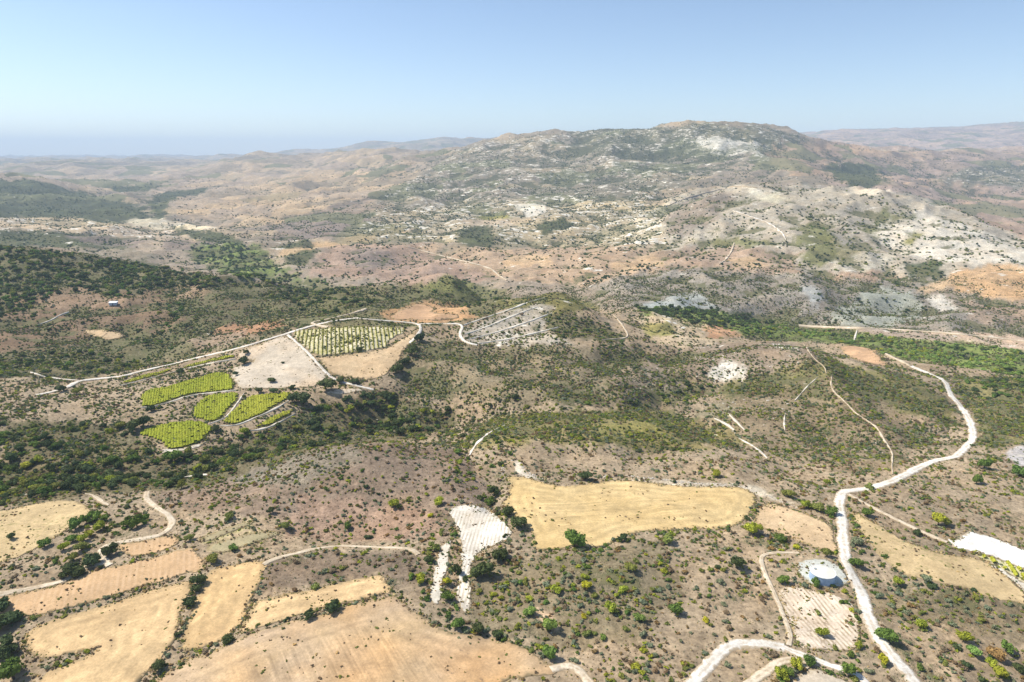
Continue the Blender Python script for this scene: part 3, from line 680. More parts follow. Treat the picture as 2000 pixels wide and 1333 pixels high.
def soil(name, ca, cb, rows=None, road_=False, rowcol=None, rowamt=.5, weeds=.0, weedcol=lin(120, 118, 66), patch=18.0, streak=None, cc=None):
    """field surface. rows = (angle, spacing m); streak = angle of fine drill marks"""
    m = bpy.data.materials.new(name); nt, b = nodes_of(m); q = NB(nt)
    p = q.pos()
    f = q.ramp(q.noise(p, 1 / patch, 5, .62), .34, .66)
    colr = q.mix(f, ca, cb)
    if cc: colr = q.mix(q.ramp(q.noise(q.pos(1.1), 1 / (patch * 1.9), 3, .5), .48, .68), colr, cc)
    fine = q.ramp(q.noise(p, 1 / .8, 4, .7), .3, .7, .80, 1.18)
    mid = q.ramp(q.noise(p, 1 / 4.0, 3, .6), .3, .7, .90, 1.10)
    v = q.math('MULTIPLY', q.math('MULTIPLY', fine, mid), q.ramp(q.noise(p, 1 / 16.0, 4, .65), .32, .68, .86, 1.12))
    if streak is not None:
        sn = q.noise(q.pos(streak, (1 / 1.1, 1 / 40.0, 1 / 30.0)), 1.0, 4, .65)
        ai = q.n('ShaderNodeAttribute'); ai.attribute_name = 'inset'
        wob = q.math('ADD', ai.outputs['Fac'], q.math('MULTIPLY', q.noise(p, 1 / 18.0, 2), 5.0))
        hs = q.math('SINE', q.math('MULTIPLY', wob, 2 * math.pi / 4.6), 0)
        hl = q.math('ADD', .99, q.math('MULTIPLY', q.math('MULTIPLY', hs, q.ramp(q.noise(p, 1 / 12.0, 3), .36, .6)), .12))
        inner = q.ramp(wob, 13.0, 17.0)
        lanes = q.math('SINE', q.math('MULTIPLY', q.noise(q.pos(streak, (1 / 9.0, 1 / 300.0, 1 / 300.0)), 1.0, 2, .5), 60.0), 0)
        sv = q.math('MULTIPLY', q.ramp(sn, .32, .68, .80, 1.17), q.math('ADD', 1.0, q.math('MULTIPLY', lanes, .04)))
        mm = q.n('ShaderNodeMix'); mm.data_type = 'FLOAT'; q.l(inner, mm.inputs[0]); q.l(hl, mm.inputs[2]); q.l(sv, mm.inputs[3])
        v = q.math('MULTIPLY', v, mm.outputs[0])
    vc = q.n('ShaderNodeCombineColor'); [q.l(v, vc.inputs[i]) for i in range(3)]
    colr = q.mix(1.0, colr, vc.outputs[0], 'MULTIPLY')
    if rows:
        w = q.n('ShaderNodeTexWave'); w.wave_type = 'BANDS'; w.bands_direction = 'X'
        q.l(q.pos(rows[0], (1, 1, 1)), w.inputs['Vector'])
        w.inputs['Scale'].default_value = 2 * math.pi / rows[1] / 20.0
        w.inputs['Distortion'].default_value = rows[2] if len(rows) > 2 else 1.2
        w.inputs['Detail'].default_value = 3; w.inputs['Detail Scale'].default_value = .25
        br = q.ramp(q.noise(p, 1 / 6.0, 3), .35, .6)
        colr = q.mix(q.math('MULTIPLY', q.math('MULTIPLY', q.ramp(w.outputs['Fac'], .35, .75), br), rowamt), colr, rowcol)
    if weeds:
        wn_ = q.noise(p, 1 / 2.4, 5, .7); wb = q.noise(p, 1 / 25.0, 3, .6)
        wf = q.ramp(q.math('ADD', q.math('MULTIPLY', wn_, .6), q.math('MULTIPLY', wb, .4)), .64 - .18 * weeds, .70 - .18 * weeds, 0, .8)
        colr = q.mix(wf, colr, weedcol)
    if not road_:
        ar = q.n('ShaderNodeAttribute'); ar.attribute_name = 'rim'
        rf = q.ramp(q.math('ADD', q.math('MULTIPLY', ar.outputs['Fac'], .62), q.math('ADD', q.math('MULTIPLY', q.noise(p, 1 / 1.6, 4, .7), .5), q.math('MULTIPLY', q.noise(p, 1 / 11.0, 3, .6), .5))), .78, 1.0, 0, .8)
        colr = q.mix(rf, colr, q.mix(q.noise(p, 1 / 3.0, 3), lin(160, 140, 108), lin(134, 120, 86)))
    if road_:
        aa = q.n('ShaderNodeAttribute'); aa.attribute_name = 'across'; ab = q.math('ABSOLUTE', aa.outputs['Fac'], 0)
        en = q.noise(p, 1 / 2.2, 4, .7); lo = q.noise(p, 1 / 14.0, 3, .6)
        edge = q.ramp(q.math('ADD', q.math('MULTIPLY', ab, .55), en), .84, 1.02, 0, .85)
        mid_ = q.math('MULTIPLY', q.ramp(ab, .34, .16), q.ramp(q.math('ADD', en, q.math('MULTIPLY', lo, .7)), .78, .96, 0, road_))
        colr = q.mix(q.math('MAXIMUM', edge, mid_), colr, lin(170, 150, 120))
    q.l(colr, b.inputs['Base Color'])
    bp = q.n('ShaderNodeBump'); bp.inputs['Strength'].default_value = .35; bp.inputs['Distance'].default_value = .25
    q.l(v, bp.inputs['Height']); q.l(bp.outputs[0], b.inputs['Normal'])
    return m

ST1, ST2 = lin(206, 176, 124), lin(190, 158, 108)
M_gold = soil('golden_stubble', lin(210, 184, 134), lin(196, 168, 116), streak=1.45, weeds=.22, weedcol=lin(150, 130, 84), patch=30)
M_sand = soil('sandy_stubble', lin(194, 166, 126), lin(184, 160, 130), streak=-.55, weeds=.15, weedcol=lin(124, 104, 84), patch=26, cc=lin(196, 156, 108))
M_straw = soil('straw_stubble', lin(210, 180, 134), lin(198, 168, 124), streak=1.0, weeds=.2, weedcol=lin(134, 118, 76), patch=22)
M_straw2 = soil('combed_stubble', lin(210, 178, 128), lin(200, 168, 122), streak=.42, rows=(.42, 3.2), rowcol=lin(182, 150, 106), rowamt=.3, patch=22)
M_rows = soil('orchard_soil', lin(200, 166, 124), lin(188, 156, 118), rows=(-.42, 2.0, .8), rowcol=lin(216, 184, 146), rowamt=.4, weeds=.18, weedcol=lin(118, 106, 76), patch=16)
M_fallow = soil('weedy_fallow', lin(200, 176, 132), lin(188, 164, 122), weeds=.5, weedcol=lin(150, 138, 92), patch=14)
M_pale = soil('pale_fallow', lin(202, 188, 166), lin(186, 172, 150), weeds=.35, weedcol=lin(140, 124, 100), patch=24, cc=lin(206, 182, 150))
M_tan = soil('tan_fallow', lin(206, 180, 142), lin(194, 166, 128), weeds=.25, weedcol=lin(140, 116, 88), patch=18)
M_chalk = soil('bare_chalk', lin(222, 214, 198), lin(204, 194, 174), weeds=.28, weedcol=lin(160, 150, 126), patch=12)
M_bright = soil('fresh_chalk', lin(240, 237, 230), lin(228, 222, 208), patch=9, weeds=.06, weedcol=lin(186, 176, 154))
M_chalkrow = soil('chalk_strip', lin(230, 222, 206), lin(212, 200, 180), rows=(.10, 1.5, 3.0), rowcol=lin(160, 148, 124), rowamt=.6, weeds=.25, weedcol=lin(128, 118, 92), patch=14)
M_striped = soil('striped_terrace', lin(222, 206, 184), lin(204, 184, 158), rows=(-.16, 1.5, 2.0), rowcol=lin(160, 142, 112), rowamt=.8, weeds=.4, weedcol=lin(132, 112, 88), patch=10)
M_vsoil = soil('vineyard_soil', lin(214, 204, 172), lin(188, 180, 124), weeds=.2, patch=12)
M_vgreen = soil('vineyard_floor', lin(128, 132, 44), lin(112, 120, 36), weeds=.5, weedcol=lin(130, 138, 42), patch=10)
M_orange = soil('orange_fallow', lin(196, 160, 122), lin(180, 146, 112), weeds=.25, weedcol=lin(140, 118, 84), patch=20)
M_road = soil('white_marl_road', road_=.55, ca=lin(230, 224, 212), cb=lin(214, 206, 190), patch=7, weeds=.05, weedcol=lin(176, 164, 142))
M_track = soil('pale_track', road_=.8, ca=lin(218, 204, 180), cb=lin(200, 182, 154), patch=7, weeds=.22, weedcol=lin(150, 130, 104))

def field(name, poly, mat, label, cat='field', **k):
    o, g = drape(name, poly, mat, **k); tag(o, label, cat); return o, g

field('stubble_field', [(758,1166),(772,1159),(800,1190),(832,1208),(860,1229),(888,1238),(923,1241),(965,1246),(1000,1257),(1035,1271),(1063,1292),(1087,1301),(1092,1311),(1080,1318),(1030,1322),(985,1330),(960,1345),(940,1400),(270,1400),(304,1325),(336,1309),(367,1288),(420,1271),(472,1245),(525,1225),(595,1208),(665,1190),(700,1177),(745,1167)], M_sand, 'large bare sandy stubble field filling the bottom of the valley view', seed=1)
field('stubble_field', [(497,1173),(595,1155),(700,1131),(735,1124),(752,1124),(757,1135),(768,1156),(755,1161),(700,1171),(640,1186),(590,1201),(530,1218),(485,1236),(468,1235),(480,1210),(488,1190)], M_straw, 'narrow tufted straw strip directly above the large sandy field', seed=2)
field('stubble_field', [(402,1117),(440,1106),(518,1094),(521,1103),(504,1152),(487,1176),(480,1208),(459,1236),(430,1253),(385,1267),(357,1273),(354,1260),(364,1222),(385,1170)], M_straw2, 'long combed straw field between two bushy hedgerows', seed=3)
field('stubble_field', [(378,1131),(374,1152),(357,1180),(350,1229),(336,1264),(315,1288),(290,1313),(262,1345),(230,1400),(40,1400),(75,1333),(92,1312),(130,1298),(165,1283),(192,1267),(160,1271),(110,1284),(80,1289),(52,1274),(45,1250),(60,1229),(105,1211),(210,1180),(315,1148)], M_straw, 'rounded golden stubble field notched by a grassy spit', seed=4)
field('tilled_field', [(371,1068),(385,1078),(402,1106),(399,1115),(350,1125),(245,1157),(140,1188),(52,1208),(-20,1210),(-60,1190),(0,1165),(35,1159),(115,1145),(175,1117),(280,1096)], M_rows, 'long tilled orange field ruled with close planting rows', seed=5)
field('tilled_field', [(227,1064),(280,1056),(336,1045),(357,1061),(315,1078),(259,1091),(238,1075)], M_rows, 'small tilled orange plot beside the bend of the winding track', seed=6)
field('fallow_field', [(-40,1004),(0,1000),(70,984),(140,975),(175,991),(185,1001),(154,1019),(122,1040),(87,1061),(52,1082),(0,1100),(-60,1120)], M_fallow, 'weedy yellow fallow field under the dark gully trees', seed=7)
field('stubble_field', [(986,930),(1035,936),(1070,947),(1112,951),(1168,942),(1227,938),(1280,944),(1350,952),(1440,950),(1468,961),(1478,970),(1475,984),(1464,1005),(1450,1022),(1422,1031),(1370,1035),(1297,1035),(1245,1040),(1210,1050),(1175,1071),(1122,1068),(1084,1075),(1042,1075),(1040,1054),(1045,1047),(1028,1033),(1000,1001),(974,984),(990,977),(998,963),(995,942)], M_gold, 'big bright golden stubble field in the middle ground', seed=8)
field('fallow_field', [(1503,980),(1545,994),(1597,1012),(1622,1026),(1632,1050),(1636,1082),(1629,1082),(1601,1075),(1566,1061),(1527,1043),(1496,1036),(1470,1020),(1477,1001)], M_tan, 'speckled tan fallow field uphill of the round water tank', seed=9)
field('stubble_field', [(1660,996),(1678,1005),(1720,1029),(1772,1059),(1825,1080),(1877,1087),(1923,1094),(1965,1124),(2000,1159),(2040,1190),(2060,1210),(2000,1178),(1947,1171),(1895,1154),(1842,1141),(1807,1131),(1769,1126),(1737,1105),(1713,1082),(1692,1050),(1667,1022)], M_fallow, 'wedge shaped dry field narrowing to a point by the road junction', seed=10)
field('chalk_clearing', [(1848,1050),(1860,1054),(1877,1047),(1895,1038),(1916,1042),(1965,1059),(2000,1073),(2060,1098),(2060,1140),(2000,1112),(1965,1097),(1916,1081),(1891,1076),(1874,1073),(1860,1070)], M_bright, 'dazzling white bulldozed chalk platform above a tiny vineyard', cat='clearing', seed=11)
field('chalk_strip', [(1930,1104),(1965,1124),(2000,1156),(2060,1200),(2060,1178),(2000,1140),(1965,1117),(1932,1099)], M_chalk, 'thin white chalk verge under the tiny vineyard', cat='clearing', seed=12)
field('gravel_pad', [(1553,1098),(1581,1094),(1603,1090),(1635,1101),(1662,1137),(1655,1146),(1635,1148),(1605,1150),(1581,1140),(1563,1128),(1557,1116)], soil('pale_gravel', lin(204, 202, 190), lin(188, 190, 176), weeds=.3, weedcol=lin(130, 132, 96), patch=6), 'grey white gravel pad around the water tank', cat='pad', seed=13, cell=1.2)
field('ploughed_terrace', [(1524,1150),(1562,1147),(1632,1161),(1664,1178),(1678,1215),(1685,1243),(1671,1268),(1650,1278),(1615,1267),(1597,1274),(1559,1264),(1545,1232),(1531,1190),(1517,1166)], M_striped, 'pale striped terrace with old planting rows below the water tank', cat='field', seed=14, cell=1.2)
field('fallow_field', [(1560,1316),(1580,1307),(1600,1308),(1640,1325),(1680,1345),(1700,1400),(1500,1400),(1530,1340)], M_pale, 'pale bare patch inside the loop of the bottom tracks', seed=15)
field('chalk_strip', [(891,1022),(879,1050),(860,1075),(848,1110),(842,1145),(842,1178),(860,1182),(863,1145),(874,1117),(877,1082),(884,1047)], M_chalk, 'narrow white chalk strip between two lines of bushes', cat='clearing', seed=16, cell=.8)
field('chalk_strip', [(874,996),(895,988),(930,986),(951,994),(972,1008),(992,1024),(1000,1038),(996,1050),(975,1063),(947,1075),(926,1085),(921,1110),(919,1145),(923,1204),(902,1197),(891,1162),(895,1138),(902,1110),(900,1075),(897,1040),(884,1015)], M_chalkrow, 'broad white furrowed chalk field tapering downhill like a boot', cat='field', seed=17, cell=.9)
# terraces with the vineyards
V1 = [(274,767),(355,749),(442,723),(463,761),(430,764),(370,771),(304,792),(275,795)]
V2 = [(397,776),(436,770),(473,767),(457,791),(436,815),(412,825),(373,818),(382,797)]
V3 = [(481,776),(526,770),(575,765),(565,776),(541,794),(505,812),(460,830),(430,828),(448,812)]
V4 = [(580,797),(575,806),(538,827),(514,837),(490,840),(505,830),(538,812)]
V5 = [(263,848),(325,827),(379,824),(412,831),(410,848),(394,866),(355,875),(328,878),(310,860)]
V6 = [(358,717),(394,707),(457,693),(458,700),(418,707),(370,717)]
V7 = [(240,746),(300,729),(335,720),(337,725),(290,738),(248,750)]
VY = [(568,650),(595,644),(640,641),(685,638),(745,641),(796,641),(790,650),(760,665),(754,680),(730,684),(670,692),(610,697),(580,665)]
VE = [(1891,1077),(1916,1082),(1965,1098),(2000,1113),(2050,1136),(2050,1168),(2000,1140),(1965,1116),(1930,1098)]
field('fallow_field', [(445,722),(478,710),(505,704),(463,702),(470,690),(480,682),(520,668),(562,653),(610,698),(649,743),(610,756),(565,759),(505,761),(466,761)], M_pale, 'off white fallow field dotted with a few trees on the vineyard slope', seed=20)
field('fallow_field', [(619,699),(685,693),(745,686),(775,671),(814,644),(821,641),(805,668),(781,698),(760,731),(730,744),(700,740),(649,731),(628,710)], M_tan, 'tan fallow field curving under the ruled vineyard', seed=21)
field('fallow_field', [(634,767),(670,758),(730,761),(700,768),(655,773)], M_pale, 'slim pale plot below the curving tan field', seed=22)
field('chalk_edge', [(310,882),(325,876),(355,877),(395,866),(405,858),(404,868),(380,878),(345,882),(325,890)], M_chalk, 'white chalk rim under the lowest vineyard', cat='clearing', seed=23)
field('fallow_field', [(165,646),(180,643),(230,650),(246,655),(240,661),(215,665),(195,660),(178,655)], M_tan, 'isolated straw coloured clearing among the scrub of the left ridge', seed=24)
field('fallow_field', [(1636,674),(1702,680),(1720,699),(1737,717),(1702,714),(1653,697)], M_orange, 'reddish brown field on the floor of the green river flat', seed=25)
field('fallow_field', [(760,625),(775,608),(800,598),(830,594),(850,600),(848,612),(890,615),(900,622),(850,627),(800,624)], M_orange, 'orange sandy field behind the ruled vineyard', seed=26)
field('fallow_field', [(385,1054),(448,1029),(500,1017),(497,1024),(455,1038),(400,1061)], soil('dry_meadow', lin(176, 164, 126), lin(162, 148, 116), weeds=.6, weedcol=lin(128, 122, 88), patch=9), 'upper of two pale meadow strips near the winding track', seed=27)
field('fallow_field', [(402,1070),(450,1052),(490,1041),(546,1037),(540,1047),(507,1058),(460,1072),(420,1084)], bpy.data.materials['dry_meadow'], 'lower of two pale meadow strips near the winding track', seed=28)

# --- roads
ROAD_LINES = []
def road(name, line, width, mat, label, lift=.22, cat='road', step=2.0, seed=0, w_end=None, crown=.10, taper=False):
    p = smooth_line(line, 2)
    g = on_ground(p, 4.0, False)
    ym = float(np.median(g[:, 1]))
    step = max(step, ym * .006)
    g = resample(g[:, :2], step, False)
    g = jitter_line(g, width * .10, width * 3, 700 + seed, False)
    t = np.gradient(g, axis=0); n = np.stack([-t[:, 1], t[:, 0]], 1); n /= np.hypot(n[:, 0], n[:, 1])[:, None]
    k = len(g)
    w = np.linspace(width, w_end or width, k) / 2
    s = np.arange(k) * step
    if taper: w = w * np.clip(np.sin(np.linspace(.12, math.pi - .12, k)) ** .6 * (.75 + .9 * noise2(s / 6.0, s * 0 + seed * 3.1, 8)), .12, 1.3)
    wl = w * (1 + .20 * noise2(s / 7.0, s * 0 + seed, 3) + .16 * noise2(s / 2.6, s * 0 + seed, 4))
    wr = w * (1 + .20 * noise2(s / 7.0, s * 0 + seed + 9, 5) + .16 * noise2(s / 2.6, s * 0 + seed + 9, 6))
    sc = max(1.0, ym / 260.0)
    L = (-1.25, -1.0, -.5, 0, .5, 1.0, 1.25); zo = (-.5, 0, .6 * crown, crown, .6 * crown, 0, -.5)
    verts = []
    for a, z in zip(L, zo):
        q = g + n * (np.where(a < 0, wl, wr) * a)[:, None]
        h = height(q[:, 0], q[:, 1]) + (lift + z) * sc
        verts.append(np.stack([q[:, 0], q[:, 1], h], 1))
    V = np.stack(verts, 1).reshape(-1, 3); m = len(L)
    faces = [(i * m + j + 1, i * m + j, (i + 1) * m + j, (i + 1) * m + j + 1) for i in range(k - 1) for j in range(m - 1)]
    o = mesh_obj(name, V, faces, mat, smooth=True)
    at_ = o.data.attributes.new('across', 'FLOAT', 'POINT'); at_.data.foreach_set('value', np.tile(np.array(L, np.float32), k))
    tag(o, label, cat, None, 'structure')
    ROAD_LINES.append((g, width / 2))
    return o
road('dirt_road', [(1800,1350),(1785,1333),(1770,1310),(1745,1285),(1728,1262),(1710,1240),(1700,1215),(1690,1190),(1684,1165),(1672,1140),(1660,1118),(1652,1095),(1647,1060),(1644,1025),(1641,990),(1640,962),(1665,959),(1700,955),(1740,942),(1775,925),(1805,908),(1840,898),(1866,893),(1880,880),(1893,868),(1902,852),(1897,832),(1888,810),(1872,788),(1858,775),(1852,760),(1848,748),(1835,738),(1815,731),(1795,722),(1778,715)], 4.3, M_road, 'main white marl road climbing past the water tank and over the hill', seed=1)
road('dirt_road', [(1340,1345),(1357,1330),(1375,1310),(1393,1290),(1410,1270),(1430,1260),(1455,1257),(1490,1259),(1515,1262),(1532,1266)], 4.0, M_road, 'white road curving up from the bottom edge to the striped terrace', seed=2)
road('dirt_track', [(1526,1264),(1545,1272),(1570,1282),(1600,1293),(1625,1302),(1650,1308),(1668,1316),(1685,1326),(1700,1345)], 2.6, M_road, 'white track running from the striped terrace down to the bottom edge', cat='track', seed=3)
road('dirt_track', [(1455,1345),(1470,1331),(1485,1320),(1505,1304),(1525,1292),(1548,1289),(1562,1294),(1580,1306)], 3.0, M_track, 'pale looping track around the yellow green bushes at the bottom', cat='track', seed=4)
road('dirt_track', [(1560,1081),(1520,1080),(1500,1082),(1484,1088),(1490,1110),(1502,1140),(1515,1165),(1525,1190),(1535,1215),(1545,1240),(1540,1262)], 1.7, M_track, 'faint farm track along the uphill side of the striped terrace', cat='track', seed=5)
road('dirt_track', [(1657,966),(1680,978),(1700,990),(1750,1015),(1800,1040),(1850,1060)], 2.0, M_track, 'thin straight track from the junction to the white chalk platform', cat='track', seed=6)
road('dirt_track', [(1075,1308),(1105,1299),(1120,1303),(1138,1316),(1152,1335),(1160,1350)], 2.8, M_track, 'short pale track leaving the corner of the large sandy field', cat='track', seed=7)
road('dirt_track', [(995,828),(965,840),(940,858),(925,875),(917,890)], 2.3, M_road, 'short white track dropping into the gully above the golden field', cat='track', seed=8, w_end=3.2, taper=True)
road('dirt_track', [(287,961),(285,975),(297,986),(315,998),(332,1008),(338,1022),(329,1036),(311,1047),(270,1055),(225,1061),(205,1068),(197,1080),(203,1094),(213,1106)], 2.8, M_track, 'winding pale track snaking down past the small orange plot', cat='track', seed=9)
road('dirt_track', [(208,1101),(190,1104),(165,1108),(150,1120),(130,1134),(115,1139),(70,1148),(20,1158),(-30,1166)], 2.6, M_track, 'pale track running along the top of the long tilled field', cat='track', seed=10)
road('dirt_track', [(165,965),(178,967),(189,973),(200,981),(212,988)], 2.4, M_track, 'short pale track end beside the weedy fallow field', cat='track', seed=11, taper=True)
road('dirt_track', [(340,939),(355,934),(374,930),(390,928),(408,928)], 2.4, M_chalk, 'short white chalk scar beside the gully trees', cat='track', seed=12, taper=True)
road('dirt_track', [(515,1104),(525,1096),(567,1084),(623,1071),(665,1067),(700,1068),(737,1070),(790,1071),(808,1076),(818,1084)], 2.2, M_track, 'long thin track arcing over the brown shoulder above the straw strip', cat='track', seed=13)
road('dirt_road', [(70,773),(100,767),(135,757),(150,746),(180,742),(235,737),(280,725),(330,714),(380,701),(430,690),(470,680),(520,665),(562,652),(600,640),(630,632),(650,628),(700,622)], 3.5, M_road, 'straight pale road climbing along the vineyards on the left slope', seed=14)
road('dirt_track', [(60,728),(75,733),(95,739),(140,743),(155,744)], 2.8, M_road, 'short pale spur joining the vineyard road at its fork', cat='track', seed=15, taper=True)
road('dirt_track', [(562,655),(585,675),(610,699),(630,722),(652,743),(690,753),(730,762)], 2.2, M_road, 'white track dividing the ruled vineyard from the dotted fallow field', cat='track', seed=16)
road('dirt_track', [(690,622),(745,627),(790,630),(815,633),(823,640),(819,652),(800,672)], 2.6, M_road, 'pale track hooking round the end of the curving tan field', cat='track', seed=17)
road('dirt_track', [(818,634),(856,633),(891,633),(905,637),(897,652),(902,664),(916,672),(932,675)], 2.6, M_road, 'white track bending round the foot of the chalky hill', cat='track', seed=18)
road('dirt_track', [(905,636),(940,624),(970,614),(1000,604),(1028,592),(1063,583)], 2.4, M_chalk, 'pale ridge track climbing to the top of the chalky hill', cat='track', seed=19, taper=True)
road('dirt_track', [(1175,665),(1200,663),(1224,661),(1227,654),(1218,640),(1208,626),(1198,616)], 2.4, M_track, 'pale track stepping round the right end of the chalky hill', cat='track', seed=20, taper=True)
road('dirt_track', [(1625,735),(1622,752),(1628,766),(1642,778),(1660,796),(1676,812),(1700,826),(1716,840),(1727,861),(1744,885),(1742,906),(1743,928)], 1.3, M_track, 'thin eroded track winding down the right hill to the main road', cat='track', seed=21, taper=True)
road('dirt_track', [(1569,672),(1580,688),(1592,704),(1611,717),(1614,731)], 1.3, M_track, 'faint path along the crest of the right hill', cat='track', seed=22, taper=True)
road('dirt_track', [(1597,738),(1580,752),(1571,762),(1552,784)], 1.0, M_chalk, 'short white erosion path forking on the right hill', cat='track', seed=23, taper=True)
road('dirt_track', [(1443,857),(1475,874),(1499,896)], 2.0, M_road, 'straight short white track in the scrub behind the golden field', cat='track', seed=24, taper=True)
road('dirt_track', [(1422,808),(1440,826),(1456,842)], 2.2, M_chalk, 'upper of two white gully scars behind the golden field', cat='track', seed=25, taper=True)
road('dirt_track', [(1396,818),(1419,829),(1434,841)], 2.6, M_chalk, 'lower of two white gully scars behind the golden field', cat='track', seed=26, taper=True)
road('dirt_track', [(1534,808),(1531,822),(1533,842)], 1.1, M_chalk, 'small upright white erosion scar on the right hill', cat='track', seed=27, taper=True)
road('dirt_road', [(1560,637),(1640,641),(1700,642),(1770,646),(1850,651),(1950,661),(2060,676)], 4.5, M_track, 'pale valley road at the foot of the grey clay slopes', seed=28)
road('dirt_track', [(1778,716),(1760,706),(1745,700),(1728,690)], 3.0, M_track, 'dusty track linking the main road to the river flat', cat='track', seed=29)
road('dirt_track', [(1668,668),(1671,655),(1674,645)], 3.0, M_road, 'short white ford crossing the green river flat', cat='track', seed=30, taper=True)
road('dirt_road', [(640,640),(600,632),(640,624),(680,615),(715,604)], 2.8, M_track, 'pale track leading to the orange field behind the vineyard', seed=31)
road('dirt_track', [(72,636),(85,632),(100,626),(122,614),(135,610)], 2.6, M_chalk, 'broken white path across the scrub of the left ridge', cat='track', seed=32, taper=True)
road('dirt_road', [(790,482),(830,492),(880,505),(930,517),(960,526),(975,540),(990,549)], 5.5, M_track, 'dusty road slanting down the reddish slope across the valley', seed=33, taper=True)
road('dirt_road', [(1430,412),(1470,425),(1505,438),(1528,456),(1535,470)], 5.5, M_road, 'white bulldozed road zigzagging down the pale hills', seed=34, taper=True)
road('dirt_track', [(1434,475),(1430,490),(1418,508),(1405,518)], 4.0, M_track, 'pale track dropping from the green ledge of the pale hills', cat='track', seed=35, taper=True)
road('dirt_track', [(1300,405),(1340,388),(1400,372),(1440,364),(1480,368)], 5.0, M_track, 'dusty track along the crest of the pale hills', cat='track', seed=36, taper=True)

for sd_, ln in enumerate(([(275,797),(304,794),(345,782),(370,773),(430,766),(463,763)], [(408,829),(440,818),(452,804),(462,790),(477,769)], [(430,832),(460,833),(505,814),(545,796),(577,774)], [(488,842),(514,839),(540,829),(578,808)], [(236,754),(290,741),(337,728),(400,712),(460,702)])):
    road('terrace_bank', ln, 1.5, M_chalk, ['pale bank under the long green vineyard', 'pale curved bank between the two small vineyards', 'pale bank under the tapering vineyard', 'pale bank under the thin sliver of vineyard', 'pale bank under the roadside vine strips'][sd_], cat='bank', seed=50 + sd_, taper=True)

for sd_, (ln, lb) in enumerate((([(908,654),(950,640),(1000,618),(1050,600)], 'upper pale terrace line across the chalky hill'), ([(915,664),(970,650),(1030,630),(1070,615)], 'middle pale terrace line across the chalky hill'), ([(935,672),(1000,662),(1050,650),(1090,640)], 'lower pale terrace line across the chalky hill'))):
    road('terrace_bank', ln, 2.6, M_chalk, lb, cat='bank', seed=60 + sd_, taper=True)
# ------------------------------------------------------------------ vegetation: leaf material and plant meshes
def leaf_material(name, source):
    m = bpy.data.materials.new(name); nt, b = nodes_of(m); q = NB(nt)
    b.inputs['Roughness'].default_value = .8
    if source == 'object':
        o = q.n('ShaderNodeObjectInfo'); col_ = o.outputs['Color']
    else:
        a = q.n('ShaderNodeAttribute'); a.attribute_type = 'INSTANCER'; a.attribute_name = 'tint'; col_ = a.outputs['Color']
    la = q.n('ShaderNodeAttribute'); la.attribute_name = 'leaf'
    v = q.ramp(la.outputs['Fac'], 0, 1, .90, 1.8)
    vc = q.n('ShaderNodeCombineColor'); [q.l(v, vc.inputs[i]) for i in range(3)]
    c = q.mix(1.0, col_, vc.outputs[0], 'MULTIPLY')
    q.l(c, b.inputs['Base Color'])
    tr = q.n('ShaderNodeBsdfTranslucent'); q.l(c, tr.inputs['Color'])
    mx = q.n('ShaderNodeMixShader'); mx.inputs[0].default_value = .22
    q.l(b.outputs[0], mx.inputs[1]); q.l(tr.outputs[0], mx.inputs[2])
    q.l(mx.outputs[0], nt.nodes['Material Output'].inputs['Surface'])
    return m
LEAF_OBJ = leaf_material('leaves', 'object')
LEAF_INST = leaf_material('scrub_leaves', 'instancer')
BARK = bpy.data.materials.new('bark'); BARK.use_nodes = True
nt, b = nodes_of(BARK); q = NB(nt)
q.l(q.mix(q.noise(q.pos(), 3.0, 4), lin(96, 82, 68), lin(60, 50, 42)), b.inputs['Base Color'])

def plant_mesh(name, seed, n, leaf, lobes, flat, mat, core=True, base=0.0):
    """foliage of radius about 1 standing on z = 0: leaf clumps spread over uneven lobes round a dark core"""
    r = np.random.default_rng(seed)
    L = []
    for k in range(lobes):
        a = r.uniform(0, 2 * math.pi); d = r.uniform(.2, .72) if lobes > 1 else 0
        L.append((d * math.cos(a), d * math.sin(a), r.uniform(.30, .85) * flat, r.uniform(.30, .66)))
    L.append((r.uniform(-.15, .15), r.uniform(-.15, .15), .5 * flat, .58))
    V, Fc, val = [], [], []
    for i in range(n):
        cx, cy, cz, rad = L[r.integers(len(L))]
        d = r.normal(size=3); d /= np.linalg.norm(d)
        if d[2] < -.35: d[2] *= -1
        rr = rad * r.uniform(.72, 1.12)
        p = np.array([cx, cy, cz]) + d * rr * np.array([1, 1, flat * .95])
        if p[2] < .03: p[2] = r.uniform(.03, .2)
        nrm = d + r.normal(size=3) * .45; nrm /= np.linalg.norm(nrm)
        t = np.cross(nrm, r.normal(size=3)); t /= np.linalg.norm(t); bt = np.cross(nrm, t)
        s = leaf * r.uniform(.6, 1.35); k = len(V)
        bend = nrm * s * -.25
        V += [p - t * s + bend, p - bt * s * .8, p + t * s + bend, p + bt * s * .8]
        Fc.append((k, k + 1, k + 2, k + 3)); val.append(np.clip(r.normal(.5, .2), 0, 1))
    if core:
        for cx, cy, cz, rad in L:
            bm = bmesh.new(); bmesh.ops.create_icosphere(bm, subdivisions=1, radius=1.0)
            k = len(V)
            for v in bm.verts:
                f = rad * .86 * r.uniform(.85, 1.12)
                V.append(np.array([cx + v.co.x * f, cy + v.co.y * f, max(0.0, cz + v.co.z * f * flat)]))
            for f in bm.faces:
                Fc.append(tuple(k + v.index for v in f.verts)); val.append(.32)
            bm.free()
    V = np.array(V); V[:, 2] += base
    me = bpy.data.meshes.new(name)
    me.from_pydata([tuple(v) for v in V], [], Fc); me.update()
    a = me.attributes.new('leaf', 'FLOAT', 'FACE'); a.data.foreach_set('value', np.array(val, np.float32))
    me.materials.append(mat)
    return me

